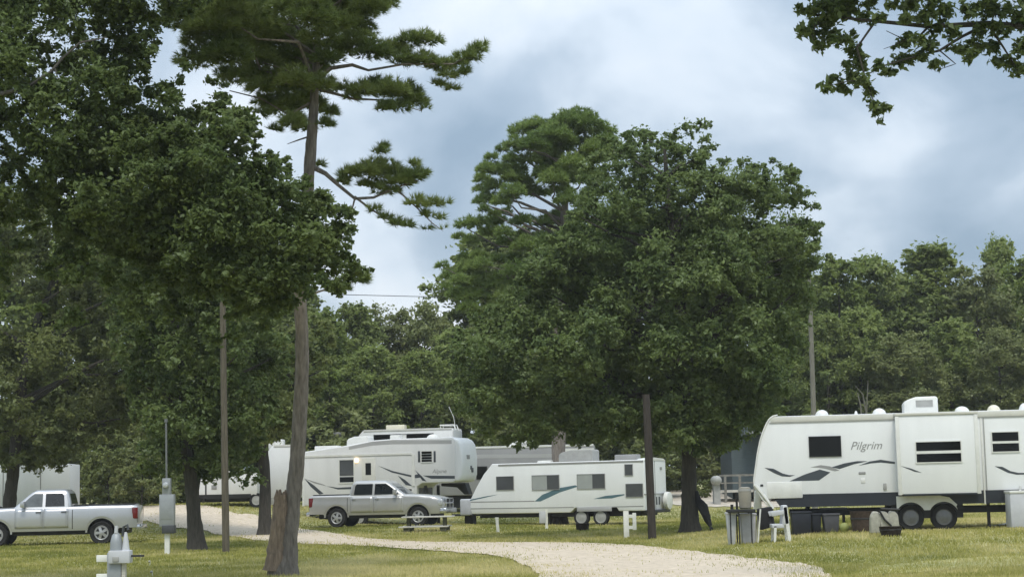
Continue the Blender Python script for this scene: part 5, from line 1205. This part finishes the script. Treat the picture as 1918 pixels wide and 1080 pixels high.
# ------------------------------------------------------------------ things in front of the right trailer
FY = 43.5
K = lambda a, b: (1340 + a * .1389, 860 + b * .1389)
def at2(px, py, Y): return at(px, py, Y)
def btable(t, z, x):
    MB().box(x(1362, 955), x(1412, 955), -.3, .3, z(959), z(953)).build('tabletop', BLACK, t, bevel=.01)
    for q in (1366, 1382, 1405):
        for yy in (-.25, .22): MB().box(x(q, 975) - .016, x(q, 975) + .016, yy, yy + .03, 0, z(958)).build('leg', BLACK, t)
    MB().tube([(x(1381, 940), .1, z(958)), (x(1380, 925), .1, z(921))], .03, 6).build('upright', BLACK, t)
tbl = ground_thing('folding_table', 'black folding table by the nose of the right trailer', 'table', 1387, FY, btable)
def bdrum(t, z, x):
    rr = x(1408, 935) - x(1396, 935); m = MB(); m.lathe([(rr * .8, z(952)), (rr * .95, z(950)), (rr, z(930)), (rr, z(917)), (rr * .92, z(913)), (rr * .5, z(911)), (.02, z(911))], axis='z', n=22); m.build('drum', BEIGE, t)
    m = MB(); m.lathe([(rr * 1.03, z(919)), (rr * 1.03, z(915)), (.02, z(914))], axis='z', n=22); m.build('rim', ACGREY, t)
ground_thing('drum', 'beige round drum on the black folding table', 'drum', 1396, FY, bdrum)
def bbin(q0, q1, top_, mat, yy=0.0, taper=.04):
    def f(t, z, x):
        a, b = x(q0, 985), x(q1, 985); h = z(top_); m = MB()
        m.add([(a + taper, yy - .2 + taper, 0), (b - taper, yy - .2 + taper, 0), (b - taper, yy + .2 - taper, 0), (a + taper, yy + .2 - taper, 0), (a, yy - .2, h), (b, yy - .2, h), (b, yy + .2, h), (a, yy + .2, h)],
              [(0, 3, 2, 1), (4, 5, 6, 7), (0, 1, 5, 4), (1, 2, 6, 5), (2, 3, 7, 6), (3, 0, 4, 7)]); m.build('tub', mat, t, bevel=.015)
        MB().box(a - .015, b + .015, yy - .215, yy + .215, h - .03, h + .02).build('lid', mat, t, bevel=.01)
    return f
ground_thing('storage_tub', 'pale grey tub under the left end of the folding table', 'tub', 1370, FY + .1, bbin(1361, 1378, 960, TARPG), 'tubs by the right trailer')
ground_thing('storage_tub', 'mid grey tub under the right end of the folding table', 'tub', 1400, FY + .3, bbin(1386, 1415, 962, surf('mid_grey_tub', (.58, .58, .62), .6)), 'tubs by the right trailer')
def bwchair(t, z, x):
    # plastic chair seen from the side: back slab, seat, legs, arm
    m = MB(); a, b = x(1443, 970), x(1466, 970); m.box(a, b, -.24, .24, z(988), z(980)); m.build('seat', TARPG, t, bevel=.02)
    m = MB(); m.prism([(x(1464, 950), z(946)), (x(1472, 950), z(945)), (x(1476, 975), z(980)), (x(1462, 975), z(984))], -.24, .24); m.build('backrest', TARPG, t, bevel=.02)
    m = MB(); m.prism([(x(1441, 960), z(957)), (x(1466, 960), z(954)), (x(1466, 960), z(962)), (x(1443, 960), z(966))], -.27, -.2); m.build('armrest', TARPG, t, bevel=.01); m = MB(); m.prism([(x(1441, 960), z(957)), (x(1466, 960), z(954)), (x(1466, 960), z(962)), (x(1443, 960), z(966))], .2, .27); m.build('armrest', TARPG, t, bevel=.01)
    for yy in (-.24, .2):
        m = MB(); m.prism([(x(1465, 960), z(950)), (x(1472, 960), z(948)), (x(1479, 990), 0.0), (x(1473, 990), 0.0)], yy, yy + .05); m.build('leg', PLASTW, t); m = MB(); m.prism([(x(1447, 980), z(984)), (x(1452, 980), z(984)), (x(1450, 990), 0.0), (x(1446, 990), 0.0)], yy, yy + .05); m.build('leg', PLASTW, t)
ground_thing('plastic_chair', 'white plastic chair standing before the charcoal skirt of the right trailer', 'chair', 1462, FY - .3, bwchair)
def bfold(t, z, x):
    m = MB(); m.prism([(x(1420, 960), z(952)), (x(1446, 960), z(948)), (x(1452, 985), z(985)), (x(1425, 985), z(992))], -.05, .3); m.build('canvas', FABRIC, t, bevel=.03)
    for q in ((1424, 1418), (1446, 1450)):
        m = MB(); m.tube([(x(q[0], 960), -.06, z(952)), (x(q[1], 990), -.08, 0.0)], .022, 6); m.tube([(x(q[0], 960), .3, z(955)), (x(q[1], 990), .34, 0.0)], .022, 6); m.build('leg', PAINTW if q[1] == 1418 else BLACK, t)
ground_thing('camp_chair', 'dark canvas camp chair between the folding table and the white plastic chair', 'chair', 1435, FY, bfold)
ground_thing('storage_tub', 'dark blue tub in the shade under the right trailer front', 'tub', 1505, 46.2, bbin(1482, 1518, 958, NAVY, taper=.03), 'tubs by the right trailer')
ground_thing('storage_tub', 'dark blue tub next to the grey bin in the shade under the right trailer', 'tub', 1527, 46.4, bbin(1519, 1537, 962, NAVY, taper=.03), 'tubs by the right trailer')
ground_thing('storage_tub', 'dark grey bin under the right trailer beside a lime ball', 'tub', 1555, 46.2, bbin(1541, 1571, 962, GREYTUB), 'tubs by the right trailer')
def bslat(t, z, x): MB().box(x(1538, 955), x(1587, 955), 0, .3, z(960), z(950)).build('plank', TARPG, t, bevel=.01); MB().box(x(1543, 955), x(1546, 955), .05, .25, 0, z(960)).build('leg', STEEL, t); MB().box(x(1580, 955), x(1583, 955), .05, .25, 0, z(960)).build('leg', STEEL, t)
ground_thing('step_bench', 'pale plank step under the charcoal skirt of the right trailer', 'step', 1562, 46.8, bslat)
def bball(t, z, x): pass
m = MB(); g0 = gnd(1580, 45.8); m.grid(lambda a_, b_: (.13 * math.cos(a_) * math.cos(b_), .13 * math.sin(a_) * math.cos(b_), .13 + .13 * math.sin(b_)), np.linspace(0, 6.2832, 17), np.linspace(-1.57, 1.57, 9)); o = m.build('ball', LIME); o.location = g0; tag(o, 'lime green ball on the grass under the right trailer', 'ball')
def bbask(q0, q1, top_, mat, fill=None):
    def f(t, z, x):
        rr = (x(q1, 980) - x(q0, 980)) / 2; h = z(top_); MB().lathe([(rr * .8, 0), (rr * .95, h * .5), (rr, h * .95), (rr * 1.04, h), (rr * .96, h), (rr * .9, h * .9), (.02, h * .88)], axis='z', n=20).build('basket', mat, t)
        MB().lathe([(rr * .99, h * .62), (rr * 1.02, h * .66), (rr * 1.0, h * .7)], axis='z', n=20).build('hoop', STEEL, t)
    return f
ground_thing('barrel_planter', 'brown round barrel planter beside the right trailer wheels', 'planter', 1613, 45.3, bbask(1592, 1635, 957, BROWN))
ground_thing('flower_pot', 'dark brown pot of soil before the right trailer, nearest its wheels', 'flower pot', 1666, 42.4, bbask(1645, 1687, 985, SOIL))
def bsack(t, z, x):
    for q in (1640, 1655, 1672):
        a = x(q, 975); w_ = .16; m = MB(); m.prism([(a - w_, 0.02), (a + w_, 0.02), (a + w_ * .8, z(964)), (a + w_ * .35, z(957)), (a - w_ * .4, z(956)), (a - w_ * .85, z(966))], -.1, .1); m.build('sack', BAGS, t, bevel=.04, seg=3)
    m = MB(); m.tube([(x(1645, 955), -.13, z(955)), (x(1655, 975), -.14, z(972)), (x(1668, 990), -.13, z(984))], .025, 6); m.tube([(x(1648, 955), -.1, z(952)), (x(1684, 955), -.1, z(954))], .03, 6); m.build('strap', BLACK, t)
ground_thing('sack_row', 'pale sacks strapped with black cord left of the right trailer wheels', 'sacks', 1656, 43.6, bsack)
P = [A.t.location + A.ex * u_ + A.ey * (-hw - .06) + Vector((0, 0, z_)) for u_, z_ in (A.uv(sw([(1790, 640)])[0]), A.uv(sw([(1786, 740)])[0]))]
g1 = hit(1885, 983); g2 = hit(1876, 986); m = MB(); PP = [P[0], P[1], Vector((g1.x + .2, g1.y + .3, g1.z + .25)), Vector((g1.x, g1.y, g1.z + .03)), Vector((g2.x - .4, g2.y - .4, g2.z + .02))]
m.tube(*interp_path(PP, [.03] * 5, 4), 8); o = m.build('hose', HOSE); tag(o, 'white hose hanging from the right trailer down to the grass', 'hose')
def bwbin(t, z, x): MB().box(x(1893, 950), x(1935, 950), 0, .5, .02, z(922)).build('bin', TARPG, t, bevel=.02); MB().box(x(1892, 950), x(1936, 950), -.02, .52, z(923), z(918)).build('lid', PLASTW, t, bevel=.01)
ground_thing('white_bin', 'white lidded bin beside the hose at the right edge', 'bin', 1905, 45.0, bwbin)

# bare branching stems in the right wood
m = MB(); gS = gnd(1625, 90)
for lst in ([(1622, 930, 6), (1623, 850, 4.5), (1622, 770, 3.4), (1616, 738, 2.4), (1602, 722, 1.2)], [(1623, 790, 3), (1624, 750, 2.4), (1626, 712, 1.4)], [(1615, 800, 3), (1612, 760, 3), (1606, 735, 2)]):
    P, Q = pathpx(lst, 90); m.tube([p - gS for p in P], Q, 6)
o = m.build('dead_sapling', surf('pale_stem', (.15, .145, .115), .9)); o.location = gS; tag(o, 'bare forked pale stems before the wood behind the right trailer roof', 'tree')
# dead twig top and thin pale branch in the left oak
# ------------------------------------------------------------------ thin haze volume, added to lift the dark tones of the trees
hm = bpy.data.materials.new('added_haze'); hm.use_nodes = True; hn = hm.node_tree; hn.nodes.clear()
ho = hn.nodes.new('ShaderNodeOutputMaterial'); hv = hn.nodes.new('ShaderNodeVolumePrincipled'); hv.inputs['Color'].default_value = (0.90, 0.92, 0.93, 1); hv.inputs['Density'].default_value = 0.00035
hn.links.new(hv.outputs[0], ho.inputs['Volume'])
hz_ = MB().box(-760, 760, -160, 1260, -3.0, 32.0).build('haze', hm, smooth=False); tag(hz_, 'thin pale haze volume added over the campground to lift its dark tones', 'haze', kind='stuff')
print('objects', len(SC.objects), 'polys', sum(len(o.data.polygons) for o in SC.objects if o.type == 'MESH'))
